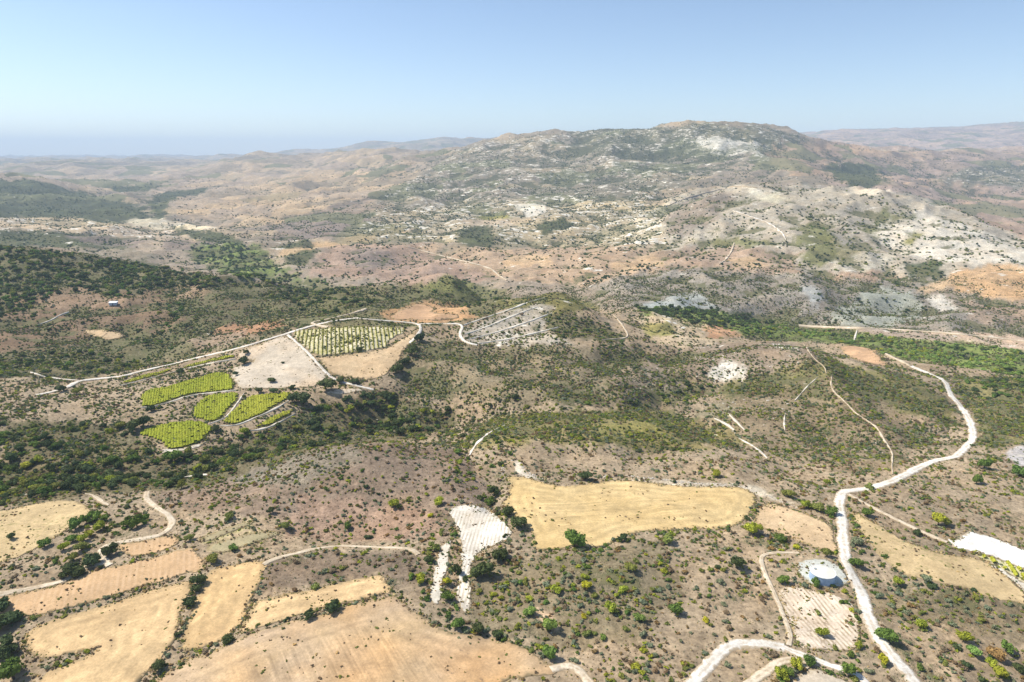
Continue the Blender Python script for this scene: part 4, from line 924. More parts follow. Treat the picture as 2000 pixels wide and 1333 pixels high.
TREE_ME = [plant_mesh('crown', 10 + k, 380, .13, 6, .82, LEAF_OBJ, base=.28) for k in range(9)]
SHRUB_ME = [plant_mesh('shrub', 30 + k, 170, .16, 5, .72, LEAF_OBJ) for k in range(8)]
def trunk_mesh(seed):
    r = np.random.default_rng(seed); V = []; Fc = []
    def limb(a, b_, ra, rb):
        a = np.array(a); b_ = np.array(b_); d = b_ - a; d /= np.linalg.norm(d)
        t = np.cross(d, (.3, .9, .2)); t /= np.linalg.norm(t); s = np.cross(d, t); k = len(V)
        for p, rr in ((a, ra), (b_, rb)):
            for i in range(6):
                an = i * math.pi / 3; V.append(p + (t * math.cos(an) + s * math.sin(an)) * rr)
        for i in range(6): Fc.append((k + i, k + (i + 1) % 6, k + 6 + (i + 1) % 6, k + 6 + i))
    limb((0, 0, -.15), (.03, .02, .42), .09, .06)
    for i in range(4):
        an = i * 1.6 + r.uniform(0, .5)
        limb((.03, .02, .38), (.4 * math.cos(an), .4 * math.sin(an), .8), .05, .02)
    me = bpy.data.meshes.new('trunk'); me.from_pydata([tuple(v) for v in V], [], Fc); me.update(); me.materials.append(BARK)
    return me
TRUNK_ME = [trunk_mesh(k) for k in range(3)]

PAL = {
 'dark green': (lin(76, 88, 52), .20), 'green': (lin(96, 116, 52), .17), 'yellow green': (lin(146, 150, 52), .15),
 'yellow': (lin(172, 166, 48), .12), 'olive': (lin(122, 126, 62), .16), 'grey green': (lin(122, 128, 98), .12), 'rusty': (lin(140, 116, 74), .14),
 'brown': (lin(128, 110, 84), .16), 'bright green': (lin(120, 140, 70), .16), 'straw': (lin(188, 168, 120), .12),
}
PNAMES = list(PAL)
def tint(name, r=random):
    c, s = PAL[name]; f = 1 + r.uniform(-s, s); g = r.uniform(-s, s) * .5
    return (c[0] * f * (1 + g), c[1] * f, c[2] * f * (1 - g))

# plants one can pick out in the photograph: (column, row of the foot, crown width in photo pixels, colour)
HAND = """1441 1113 36 dark green|1142 941 34 dark green|965 972 32 dark green|958 990 28 green|990 1012 36 dark green|1016 1034 36 dark green|
1122 1074 46 green|1215 1059 24 dark green|975 1098 44 dark green|944 1129 46 dark green|874 1143 22 yellow|876 1176 28 green|820 1140 24 yellow green|848 1078 24 olive|838 1102 22 dark green|890 1122 22 dark green|
897 1230 32 green|935 1237 30 dark green|970 1249 32 dark green|1070 1287 34 green|1075 1236 32 bright green|1035 1203 28 bright green|1248 1215 24 bright green|1322 1203 30 green|1252 1318 19 yellow green|1241 1306 22 yellow green|1140 1208 16 yellow|1143 1132 20 yellow green|1145 1150 25 yellow|1192 1199 30 yellow green|1217 1158 21 yellow green|1231 1116 28 olive|1087 1161 27 yellow green|1297 1121 19 yellow green|1305 1063 27 olive|
1472 1048 35 yellow green|1526 1060 23 green|1554 1073 19 yellow|1615 1090 29 olive|1529 1140 26 green|1590 1147 25 green|1627 1148 14 olive|1606 1161 14 olive|1650 1158 17 yellow green|1608 1245 28 yellow green|1678 1269 24 yellow green|1598 1201 14 olive|1631 1270 17 olive|1379 1217 17 yellow|1556 1311 36 yellow green|1527 1330 36 yellow green|1540 1322 30 green|1585 1301 27 green|1655 1319 36 green|1725 1299 27 yellow|1797 1228 31 yellow green|1755 1147 25 yellow green|1807 1139 30 grey green|1735 1255 38 green|1886 1256 32 yellow green|1900 1283 36 bright green|1869 1271 22 dark green|1967 1278 32 green|1888 1305 24 dark green|1797 1309 22 green|1935 1305 25 yellow green|1950 1326 36 yellow green|1940 1288 35 rusty|1918 1333 24 dark green|1993 1315 26 dark green|1673 1069 27 grey green|1672 1108 27 green|1695 1011 27 green|1792 1048 20 dark green|1832 1031 36 yellow green|1848 1030 30 olive|1907 948 27 green|1922 919 31 green|1990 934 31 green|1575 996 30 yellow green|1592 1000 26 olive|1622 1008 26 green|1698 958 18 olive|1615 949 17 yellow green|1402 935 22 yellow green|1540 973 25 olive|
389 1146 30 dark green|384 1156 22 dark green|371 1186 27 dark green|350 1241 16 dark green|450 1256 25 dark green|604 1212 31 dark green|652 1198 35 dark green|560 1214 14 dark green|313 1312 30 dark green|213 1088 31 dark green|182 1112 40 dark green|140 1131 42 dark green|124 1134 30 dark green|21 1056 23 dark green|20 1219 42 dark green|4 1200 40 dark green|10 1290 58 dark green|28 1334 56 green|-6 1245 48 dark green|87 1071 24 green|124 1078 27 yellow green|142 1061 27 green|163 1061 25 yellow green|185 1022 34 green|170 1026 28 green|147 1038 30 green|196 1038 28 yellow green|177 1050 25 yellow green|160 1078 27 olive|143 1098 25 olive|268 1034 36 green|679 1037 22 green|560 1036 22 olive|528 1005 18 dark green|448 1018 24 olive|457 1078 22 green|411 1102 28 olive|371 1059 23 olive|616 1151 19 olive|769 993 25 yellow green|799 981 14 olive|855 988 25 yellow green|841 1011 16 yellow|720 1053 15 dark green|862 1046 15 olive|
592 794 38 dark green|637 766 36 dark green|662 749 16 dark green|692 751 17 dark green|478 714 24 dark green|482 693 13 dark green|529 748 18 dark green|505 770 18 dark green|535 771 19 dark green|461 736 14 dark green|570 763 16 dark green|349 733 18 dark green|553 711 9 dark green|703 687 13 dark green|700 664 9 dark green|754 657 8 dark green|422 845 19 dark green|296 806 20 dark green|313 803 16 dark green|280 838 36 dark green|262 842 30 dark green|820 669 23 dark green|802 697 25 dark green|790 716 27 dark green|778 732 27 dark green|808 686 18 dark green|1180 680 10 dark green|572 788 24 dark green|342 905 38 green|150 772 22 olive|120 768 24 dark green|1335 655 10 dark green|1230 790 14 dark green"""
hand = []
for t in HAND.replace('\n', '').split('|'):
    w = t.split()
    if len(w) >= 4: hand.append((float(w[0]), float(w[1]), float(w[2]), ' '.join(w[3:])))

ROADPOLY = []
for g, hw in ROAD_LINES:
    t = np.gradient(g, axis=0); n = np.stack([-t[:, 1], t[:, 0]], 1); n /= np.hypot(n[:, 0], n[:, 1])[:, None]
    ROADPOLY.append(np.concatenate([g + n * (hw + .5), (g - n * (hw + .5))[::-1]]))
def blocked(x, y, fields=True):
    b_ = np.zeros(len(x), bool)
    for p in ROADPOLY: b_ |= inside(p, x, y)
    if fields:
        for p in FIELD_POLYS: b_ |= inside(p, x, y)
    return b_
def attr_at(arr, x, y):
    i = np.clip(((np.log(y) - LY[0]) / (LY[1] - LY[0])).round().astype(int), 0, NR - 1)
    j = np.clip(((x / y - SX[0]) / (SX[1] - SX[0])).round().astype(int), 0, NC - 1)
    return arr[i, j]

plants = []      # columns x, y, radius, squash, palette index
def add(x, y, r, pal):
    plants.append(np.stack([x, y, r, pal], 1))
def choose(n, mix):
    k = [PNAMES.index(a) for a, _ in mix]; w = np.array([b for _, b in mix], float)
    return rng.choice(k, n, p=w / w.sum())
def sow_band(y0, y1, dens, rlo, rhi, mix, lam, power=1.0, smax=1.12, gain=1.9):
    n = int(dens * smax * (y1 * y1 - y0 * y0))
    y = np.sqrt(rng.uniform(y0 * y0, y1 * y1, n)); x = rng.uniform(-smax, smax, n) * y
    sc = attr_at(scrub, x, y)
    cl = .55 + 1.7 * fbm(x / lam, y / lam, 77, 4)
    p = np.clip(gain * sc * np.clip(cl, .06, 1.3) ** power, 0, 1) * (sc > .06)
    k = rng.uniform(size=n) < p
    x, y = x[k], y[k]
    k = ~blocked(x, y); x, y = x[k], y[k]
    r = rlo + (rhi - rlo) * rng.beta(1.4, 3.2, len(x))
    add(x, y, r, choose(len(x), mix))
def sow(poly, dens, rlo, rhi, mix, lam=14, fields=True, even=.25, lim=None):
    g = on_ground(poly, 10.0)[:, :2]
    x0, y0 = g.min(0); x1, y1 = g.max(0)
    n = int((x1 - x0) * (y1 - y0) * dens)
    x = rng.uniform(x0, x1, n); y = rng.uniform(y0, y1, n)
    q_ = 2.5 * (y / 400.0)
    k = inside(g, x + q_ * noise2(x / 9, y / 9, 5) * 2, y + 3 * q_ * noise2(x / 9, y / 9, 6)); x, y = x[k], y[k]
    k = rng.uniform(size=len(x)) < np.clip(even + 1.1 * fbm(x / lam, y / lam, 91, 3) + .4, 0, 1); x, y = x[k], y[k]
    k = ~blocked(x, y, fields); x, y = x[k], y[k]
    add(x, y, rlo + (rhi - rlo) * rng.beta(1.6, 2.6, len(x)), choose(len(x), mix))
def hedge(line, gap, rlo, rhi, mix, spread=1.2):
    g = resample(on_ground(smooth_line(line, 1), 4.0, False)[:, :2], gap, False)
    g = g + rng.normal(size=g.shape) * spread
    k = (rng.uniform(size=len(g)) < .85) & ~blocked(g[:, 0], g[:, 1], False); g = g[k]
    add(g[:, 0], g[:, 1], rlo + (rhi - rlo) * rng.beta(1.4, 2.6, len(g)), choose(len(g), mix))

NEAR = [('olive', 3.4), ('grey green', 4), ('yellow green', 1.6), ('dark green', .3), ('green', .9), ('brown', 3), ('rusty', 1.4)]
sow_band(150, 330, .46, .35, 1.6, NEAR, 18)
sow_band(330, 560, .52, .45, 1.8, [('olive', 3.4), ('grey green', 3), ('yellow green', .8), ('dark green', 1.6), ('green', .8), ('brown', 1.8)], 24)
sow_band(560, 1100, .20, .6, 2.0, [('olive', 3.4), ('grey green', 2), ('dark green', 2.4), ('green', .7), ('brown', 1.6)], 40)
sow_band(1100, 2400, .013, 1.4, 3.6, [('dark green', 3), ('olive', 1.6), ('green', .4)], 85, 1.4, gain=2.0)
sow_band(2400, 4600, .0036, 2.0, 4.3, [('dark green', 3), ('olive', 1)], 170, 1.5, gain=2.0)
# low dry cushions and tufts close by
sow_band(150, 330, .50, .16, .48, [('straw', 2), ('brown', 3), ('grey green', 2), ('olive', 1.2)], 11, .6)
sow_band(330, 480, .16, .3, .6, [('straw', 1.4), ('brown', 3), ('grey green', 2), ('olive', 1.4)], 14, .6)
GUL = [('dark green', 5), ('green', 2.2), ('olive', 1.6), ('yellow green', .7)]
sow([(-40,830),(120,825),(250,835),(300,890),(420,885),(470,850),(590,800),(640,775),(720,760),(790,780),(900,805),(880,850),(820,862),(700,850),(640,870),(520,890),(400,950),(290,965),(200,955),(120,970),(-40,990)], .028, 1.3, 3.6, GUL, 22)
sow([(560,800),(700,770),(800,780),(820,850),(700,845),(600,850)], .030, 1.6, 3.8, GUL, 16)
sow([(390,870),(470,855),(480,890),(400,930),(330,935)], .03, 1.3, 3.2, GUL, 14)
sow([(-40,850),(60,840),(140,880),(260,890),(280,950),(-40,990)], .03, 1.4, 3.4, GUL, 16)
sow([(790,785),(1000,785),(1240,780),(1390,735),(1400,770),(1300,800),(1000,812),(880,830)], .018, 1.0, 3.0, GUL, 16)
sow([(1180,770),(1390,725),(1400,760),(1280,800)], .02, 1.0, 2.8, GUL, 12)
sow([(870,830),(960,835),(1010,860),(960,960),(930,985),(900,960),(880,890)], .03, .8, 2.4, [('dark green', 2), ('green', 3), ('olive', 2), ('yellow green', 2)], 10)
sow([(600,862),(720,845),(820,862),(800,880),(620,880)], .035, .8, 1.9, [('yellow green', 4), ('green', 2), ('olive', 2)], 10)
sow([(640,890),(830,890),(900,900),(930,965),(880,965),(700,945),(640,960)], .02, .6, 1.6, [('green', 3), ('dark green', 2), ('yellow green', 2)], 10)
sow([(960,815),(1250,797),(1400,830),(1380,860),(1180,860),(1000,870)], .045, .5, 1.6, [('yellow green', 4), ('green', 2), ('olive', 3)], 14)
sow([(410,900),(520,925),(600,950),(560,960),(420,950),(370,960)], .03, .6, 1.5, [('yellow green', 3), ('olive', 2), ('green', 1)], 10)
sow([(230,985),(310,965),(330,1000),(300,1045),(200,1050),(180,1010)], .03, 1.0, 2.3, [('green', 3), ('dark green', 2), ('olive', 2)], 10)
# woods of the left ridge, the river and the valley
WOOD = [('green', 1.8), ('dark green', 5), ('bright green', .15), ('olive', 1.6)]
sow([(-40,480),(120,493),(260,515),(440,548),(420,565),(320,560),(230,580),(130,565),(60,600),(-40,640)], .022, 2.2, 4.6, WOOD, 50, even=.55)
sow([(430,550),(560,560),(700,562),(750,590),(640,615),(560,600),(500,570)], .017, 1.8, 4.0, WOOD, 40)
sow([(310,585),(350,570),(370,640),(320,660)], .012, 2.0, 4.2, WOOD, 30)
sow([(-40,690),(120,690),(330,700),(200,735),(-40,740)], .02, 1.4, 3.2, GUL, 24)
sow([(-40,640),(120,640),(330,690),(420,680),(330,650),(150,610),(-40,600)], .010, 1.2, 3.0, GUL, 30)
sow([(375,480),(470,478),(560,528),(660,556),(560,560),(450,540),(390,515)], .0075, 2.6, 5.0, WOOD, 60, even=.6)
sow([(700,560),(860,535),(960,570),(1000,590),(930,610),(850,585),(760,590)], .010, 1.4, 3.2, WOOD, 30)
sow([(1060,610),(1110,605),(1240,655),(1200,670),(1090,660)], .02, 1.2, 2.6, [('olive', 3), ('dark green', 3), ('green', 1)], 14, even=.5)
sow([(1240,602),(1330,598),(1480,622),(1520,632),(1400,640),(1300,618)], .03, 2.4, 4.4, [('dark green', 5), ('green', 1)], 40, even=.8)
RIV = [('bright green', 6), ('green', 2), ('dark green', .6), ('yellow green', 1.6)]
sow([(1380,625),(1500,630),(1640,648),(1760,662),(1900,676),(2060,694),(2060,748),(1900,722),(1760,700),(1640,668),(1500,660),(1400,645)], .022, 1.6, 3.8, RIV, 40, even=.35)
sow([(1420,512),(1600,540),(1800,552),(1840,610),(1600,640),(1260,595),(1240,560)], .004, 1.6, 3.4, [('dark green', 4), ('olive', 1)], 60, even=.3)
sow([(1290,420),(1700,380),(2040,500),(1800,560),(1500,530),(1300,500)], .0022, 1.6, 3.6, [('dark green', 3), ('olive', 2)], 60, even=.2)
sow([(700,430),(1250,390),(1340,400),(1330,490),(1000,490),(700,490)], .0022, 2.0, 4.2, [('dark green', 4), ('olive', 1)], 70, even=.2)
sow([(1130,560),(1260,510),(1300,520),(1200,565)], .006, 2.0, 3.6, [('dark green', 4)], 50, even=.4)
sow([(1880,590),(2040,600),(2040,660),(1900,650)], .003, 1.6, 3.0, [('dark green', 3), ('olive', 1)], 50)
sow([(905,645),(1060,592),(1075,620),(1100,670),(960,678)], .010, .8, 1.8, [('dark green', 3), ('olive', 3), ('grey green', 2)], 14, even=.4)
sow([(1230,622),(1290,618),(1400,665),(1290,665)], .005, 1.0, 2.0, [('dark green', 3), ('olive', 3)], 14, even=.4)
sow([(1880,745),(2040,735),(2040,775),(1900,780)], .03, 1.5, 3.2, [('dark green', 3), ('green', 2)], 20, even=.4)
sow([(1010,1080),(1290,1050),(1340,1130),(1260,1250),(1080,1260),(960,1230),(930,1120)], .09, .5, 1.7, [('grey green', 4), ('olive', 3), ('green', 1.5), ('yellow green', 1)], 12, even=.15)
sow([(1680,1120),(1760,1140),(1900,1165),(2040,1200),(2040,1250),(1880,1225),(1700,1190)], .11, .5, 1.7, [('grey green', 4), ('olive', 4), ('green', 1)], 12, even=.2)
HD = [('olive', 3), ('dark green', 2), ('brown', 2.5), ('grey green', 2), ('straw', 1.5)]
for ln in ([(470,1240),(530,1220),(595,1206),(665,1187),(757,1164)], [(378,1150),(362,1190),(350,1232),(330,1280),(300,1328)], [(0,1214),(52,1211),(140,1191),(245,1160),(350,1128),(402,1116)],
           [(300,1330),(336,1307),(400,1277),(470,1243)], [(60,1300),(110,1291),(160,1277),(192,1267)], [(40,1250),(50,1285),(80,1330)], [(470,1235),(485,1195),(492,1170),(508,1140),(522,1104)],
           [(259,1094),(315,1081),(357,1064)], [(775,1160),(832,1206),(900,1242),(1000,1255)]):
    hedge(ln, .75, .3, 1.0, HD)
GR = [('dark green', 3), ('green', 2), ('olive', 2), ('grey green', 2), ('yellow green', .8)]
for ln in ([(838,1075),(833,1110),(830,1150),(834,1185)], [(889,1045),(884,1085),(880,1120),(882,1160),(890,1195)], [(850,1190),(880,1215),(920,1228),(980,1250),(1040,1270)], [(1042,1080),(1122,1076),(1175,1076),(1215,1056),(1300,1042),(1370,1038),(1430,1036)],
           [(1455,1030),(1475,1000),(1488,980)], [(1466,1030),(1500,1045),(1560,1070),(1605,1084)], [(1690,1050),(1715,1088),(1740,1112),(1775,1133),(1850,1147),(1950,1176),(2010,1190)], [(950,985),(985,1010),(1020,1040),(1038,1062)],
           [(1000,1045),(975,1075),(935,1095),(925,1130)], [(1655,1175),(1668,1200),(1680,1235),(1690,1262)], [(1658,1000),(1662,1030),(1672,1060),(1685,1090)], [(1632,1000),(1635,1040),(1640,1080)]):
    hedge(ln, 1.3, .5, 1.7, GR, 1.5)
for ln in ([(240,757),(300,742),(340,728),(400,716),(450,706)], [(440,836),(500,818),(545,800),(585,786)], [(320,800),(375,780),(400,770),(430,767)], [(455,800),(466,785),(480,772)], [(280,800),(320,796),(372,776)], [(735,688),(765,672),(800,655),(815,640)], [(612,703),(635,728),(650,738)]):
    hedge(ln, 1.6, .6, 1.6, [('dark green', 2), ('olive', 2), ('brown', 3), ('grey green', 1)], 1.0)
# weeds standing in the fields
def weeds(ki, dens, rlo=.12, rhi=.4, mix=(('brown', 3), ('olive', 2), ('straw', 1))):
    g = FIELD_POLYS[ki]; x0, y0 = g.min(0); x1, y1 = g.max(0)
    n = int((x1 - x0) * (y1 - y0) * dens); x = rng.uniform(x0, x1, n); y = rng.uniform(y0, y1, n)
    k = inside(g, x, y) & (rng.uniform(size=n) < np.clip(.07 + 1.5 * fbm(x / 12, y / 12, 15, 3), 0, 1)); x, y = x[k], y[k]
    add(x, y, rlo + (rhi - rlo) * rng.beta(1.3, 3, len(x)), choose(len(x), mix))
for i, d_ in ((0, .05), (1, .14), (2, .02), (3, .04), (4, .14), (5, .10), (6, .12), (7, .05), (8, .18), (9, .10), (12, .2), (13, .3), (16, .16), (17, .10), (18, .10)):
    weeds(i, d_ * 4.2, .26, .85)

# dry grass fringes every field and road
for i, g in enumerate(FIELD_POLYS):
    yy = float(np.median(g[:, 1])); e = np.concatenate([resample(g, max(.55, yy * .0022)) for _ in range(3)]); e = e + rng.normal(size=e.shape) * max(.9, yy * .003)
    k = rng.uniform(size=len(e)) < np.clip(.55 + 1.2 * fbm(e[:, 0] / 14, e[:, 1] / 14, 33, 2), 0, 1); e = e[k]
    add(e[:, 0], e[:, 1], .2 + .55 * rng.beta(1.3, 3, len(e)) * max(1, yy / 330), choose(len(e), [('straw', 3), ('brown', 3), ('olive', 2), ('grey green', 1)]))
for g, hw in ROAD_LINES:
    t = np.gradient(g, axis=0); n = np.stack([-t[:, 1], t[:, 0]], 1); n /= np.hypot(n[:, 0], n[:, 1])[:, None]
    for sd in (-1, 1):
        for rep in range(2):
            e = g + n * sd * (hw + rng.gamma(1.2, .5, len(g)))[:, None] + t * rng.uniform(-.5, .5, len(g))[:, None]
            k = (rng.uniform(size=len(e)) < .6) & (e[:, 1] < 800); e = e[k]
            add(e[:, 0], e[:, 1], .18 + .6 * rng.beta(1.2, 3.2, len(e)), choose(len(e), [('straw', 2), ('brown', 3), ('olive', 2), ('grey green', 2), ('yellow green', .5)]))
A = np.concatenate(plants)
k = (A[:, 1] > 130)
A = A[k]
z = height(A[:, 0], A[:, 1])
U, Vv, D = project(A[:, 0], A[:, 1], z)
# plants the photograph cannot show (far outside the frame) are left out
k = (U > -430) & (U < 2430) & (Vv < 1480); A, z, U, Vv, D = A[k], z[k], U[k], Vv[k], D[k]
size = A[:, 2] * F / D
def shown(U, Vv, y, r, D):
    s = sight(U, Vv - np.minimum(r * F / D, 6))
    return (s[:, 1] > y - 2.0 - .03 * y) & (U > 4) & (U < 1996) & (Vv < 1330)
TREE_R = 1.75
hx = sight([h[0] for h in hand], [h[1] - h[2] * .12 for h in hand])
hU, hV, hD = project(hx[:, 0], hx[:, 1], hx[:, 2])
picks = []                                        # x, y, radius, colour, photo column, photo row
for (u, v, w, c), p, d in zip(hand, hx, hD): picks.append((p[0], p[1], w * .46 * d / F, c, u, v - w * .35))
sh = shown(U, Vv, A[:, 1], A[:, 2], D) & (np.arange(len(A)) >= 0)
big = (A[:, 2] >= TREE_R)
nt_h = sum(p[2] >= TREE_R for p in picks); ns_h = len(picks) - nt_h
order = np.argsort(-size * sh)
chosen = np.zeros(len(A), bool)
for want, sel in ((295 - nt_h, big), (298 - ns_h, ~big)):
    c = [i for i in order if sel[i] and sh[i]][:want]
    chosen[c] = True
for i in np.nonzero(chosen)[0]:
    picks.append((A[i, 0], A[i, 1], A[i, 2], PNAMES[int(A[i, 3])], U[i], Vv[i] - size[i] * .6))

LAND = [('water tank', 1605, 1118), ('road junction', 1640, 962), ('big golden field', 1225, 990), ('large sandy field', 720, 1260), ('tufted straw strip', 620, 1180), ('combed straw field', 440, 1180),
 ('notched golden field', 215, 1225), ('long tilled field', 190, 1135), ('small orange plot', 295, 1070), ('weedy fallow field', 75, 1035), ('boot shaped chalk field', 945, 1040), ('narrow chalk strip', 862, 1110),
 ('striped terrace', 1600, 1215), ('looping bottom track', 1510, 1300), ('curved white road', 1410, 1275), ('wedge shaped field', 1820, 1105), ('white chalk platform', 1950, 1060), ('white chalk pit', 1990, 890),
 ('twin gully scars', 1430, 825), ('white gully track', 950, 858), ('dotted pale field', 560, 715), ('ruled vineyard', 670, 668), ('curving tan field', 745, 700), ('long green vineyard', 370, 762), ('lowest vineyard', 340, 850),
 ('vineyard road fork', 155, 745), ('small chalk scar', 375, 932), ('snaking track', 320, 1010), ('pale meadow strips', 455, 1050), ('arcing thin track', 665, 1070), ('speckled tan field', 1560, 1035), ('main road bend', 1890, 860),
 ('bottom right corner', 1960, 1310), ('bottom left corner', 30, 1310), ('chalk bank', 1320, 940), ('white chalk outcrop', 1025, 915), ('brown shoulder', 700, 1010), ('straw clearing', 205, 653), ('white hut', 222, 592), ('chalky hill', 1000, 640),
 ('river flat', 1700, 665), ('reddish field', 1690, 695), ('orange sandy field', 820, 612), ('middle of the scrub slope', 1200, 1160), ('winding eroded track', 1690, 820), ('lower main road', 1740, 1280)]
def describe():
    keys = {}
    for i, (x, y, r, c, u, v) in enumerate(picks):
        d = [math.hypot(u - a, (v - b_) * 1.5) for _, a, b_ in LAND]
        j = int(np.argmin(d)); n, a, b_ = LAND[j]
        dx, dy = u - a, (v - b_) * 1.5
        if d[j] < 16: rel = 'at'
        elif abs(dx) > abs(dy): rel = 'right of' if dx > 0 else 'left of'
        else: rel = 'in front of' if dy > 0 else 'beyond'
        t = 'tree' if r >= TREE_R else 'shrub'
        keys.setdefault((c, t, rel, n), []).append((d[j], i))
    out = {}
    words = ['closest', 'second closest', 'third closest', 'fourth closest', 'fifth closest', 'sixth closest', 'seventh closest', 'eighth closest', 'ninth closest', 'tenth closest']
    words += [f'{w} closest' for w in ('eleventh', 'twelfth', 'thirteenth', 'fourteenth', 'fifteenth', 'sixteenth', 'seventeenth', 'eighteenth', 'nineteenth', 'twentieth')] + [f'{21 + k}th closest' for k in range(60)]
    for (c, t, rel, n), l in keys.items():
        l.sort()
        for k, (_, i) in enumerate(l):
            shape = 'rounded' if t == 'tree' else 'low bushy'
            nm = n if n.startswith('middle') else n
            if len(l) == 1: out[i] = f'{shape} {c} {t} standing {rel} the {nm}'
            else: out[i] = f'{words[k]} of several {c} {t}s {rel} the {nm}' if k else f'{c} {t} {rel} the {nm}, closest to it'
    return out
LAB = describe()
def plant_things():
    for i, (x, y, r, c, u, v) in enumerate(picks):
        zz = float(height(x, y))
        rr = random.Random(i)
        sq = rr.uniform(.85, 1.15)
        if r >= TREE_R:
            o = bpy.data.objects.new('tree', None); COL.objects.link(o)
            o.empty_display_size = .5
            o.location = (x, y, zz - .05); o.rotation_euler = (0, 0, rr.uniform(0, 6.28)); o.scale = (r * rr.uniform(.8, 1.2), r * rr.uniform(.8, 1.2), r * sq)
            cr = bpy.data.objects.new('crown', TREE_ME[rr.randrange(9)]); COL.objects.link(cr); cr.parent = o
            tr = bpy.data.objects.new('trunk', TRUNK_ME[rr.randrange(3)]); COL.objects.link(tr); tr.parent = o
            cr.color = (*tint(c, rr), 1)
            tag(o, LAB[i], 'tree', 'trees scattered over the hillsides')
        else:
            o = bpy.data.objects.new('shrub', SHRUB_ME[rr.randrange(8)]); COL.objects.link(o)
            o.location = (x, y, zz - .05 * r); o.rotation_euler = (0, 0, rr.uniform(0, 6.28)); o.scale = (r * rr.uniform(.8, 1.2), r * rr.uniform(.8, 1.2), r * sq)
            o.color = (*tint(c, rr), 1)
            tag(o, LAB[i], 'shrub', 'shrubs scattered over the hillsides')
plant_things()

def scatter(name, label, X, Yy, R, tints, meshes, sink=.06):
    """countless small plants: points that carry instances, one object"""
    n = len(X)
    me = bpy.data.meshes.new(name); me.vertices.add(n)
    Z = height(X, Yy) - sink * R
    me.vertices.foreach_set('co', np.stack([X, Yy, Z], 1).astype(np.float32).ravel())
    def at(nm, typ, key, arr):
        a = me.attributes.new(nm, typ, 'POINT'); a.data.foreach_set(key, np.asarray(arr, np.float32 if typ != 'INT' else np.int32).ravel())
    at('tint', 'FLOAT_COLOR', 'color', np.concatenate([tints, np.ones((n, 1))], 1))
    rot = np.zeros((n, 3)); rot[:, 2] = rng.uniform(0, 6.28, n); rot[:, :2] = rng.normal(0, .06, (n, 2))
    at('turn', 'FLOAT_VECTOR', 'vector', rot)
    at('grow', 'FLOAT_VECTOR', 'vector', np.stack([R * rng.uniform(.85, 1.2, n), R * rng.uniform(.85, 1.2, n), R * rng.uniform(.75, 1.2, n)], 1))
    at('pick', 'INT', 'value', rng.integers(0, len(meshes), n))
    o = bpy.data.objects.new(name, me); COL.objects.link(o)
    tag(o, label, None, None, 'stuff')
    c = bpy.data.collections.new(name + '_sources')
    for i, m in enumerate(meshes):
        s = bpy.data.objects.new(f'{name}_source_{i}', m); c.objects.link(s)
    ng = bpy.data.node_groups.new(name, 'GeometryNodeTree')
    ng.interface.new_socket('Geometry', in_out='INPUT', socket_type='NodeSocketGeometry')
    ng.interface.new_socket('Geometry', in_out='OUTPUT', socket_type='NodeSocketGeometry')
    N = ng.nodes; gi = N.new('NodeGroupInput'); go = N.new('NodeGroupOutput')
    ci = N.new('GeometryNodeCollectionInfo'); ci.inputs['Collection'].default_value = c
    ci.inputs['Separate Children'].default_value = True; ci.inputs['Reset Children'].default_value = True
    ip = N.new('GeometryNodeInstanceOnPoints'); ip.inputs['Pick Instance'].default_value = True
    def na(nm, t):
        a = N.new('GeometryNodeInputNamedAttribute'); a.data_type = t; a.inputs['Name'].default_value = nm
        return a.outputs['Attribute']
    ng.links.new(gi.outputs[0], ip.inputs['Points']); ng.links.new(ci.outputs[0], ip.inputs['Instance'])
    ng.links.new(na('pick', 'INT'), ip.inputs['Instance Index'])
    er = N.new('FunctionNodeEulerToRotation'); ng.links.new(na('turn', 'FLOAT_VECTOR'), er.inputs[0])
    ng.links.new(er.outputs[0], ip.inputs['Rotation']); ng.links.new(na('grow', 'FLOAT_VECTOR'), ip.inputs['Scale'])
    ng.links.new(ip.outputs[0], go.inputs[0])
    md = o.modifiers.new('scatter', 'NODES'); md.node_group = ng
    return o

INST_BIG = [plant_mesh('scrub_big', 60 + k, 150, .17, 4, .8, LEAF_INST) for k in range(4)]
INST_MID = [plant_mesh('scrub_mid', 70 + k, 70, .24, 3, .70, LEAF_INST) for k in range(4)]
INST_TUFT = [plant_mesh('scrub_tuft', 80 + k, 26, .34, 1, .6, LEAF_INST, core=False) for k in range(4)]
rest = ~chosen
TI = np.array([PAL[PNAMES[int(i)]][0] for i in A[:, 3]])
f_ = 1 + rng.uniform(-.16, .16, (len(A), 1)); g_ = rng.uniform(-.07, .07, len(A))
TI = TI * f_; TI[:, 0] *= 1 + g_; TI[:, 2] *= 1 - g_
tuft = rest & (A[:, 2] < .48)
wood = rest & (A[:, 2] >= TREE_R)
mids = rest & ~tuft & ~wood
for nm, lb, s, ms in (('dry_tufts', 'dry grass tufts and low cushions over the slopes', tuft, INST_TUFT), ('scrub', 'countless olive and grey scrub bushes over the slopes', mids, INST_MID), ('woodland', 'masses of far trees in gullies, woods and hillsides', wood, INST_BIG)):
    scatter(nm, lb, A[s, 0], A[s, 1], A[s, 2], TI[s], ms)
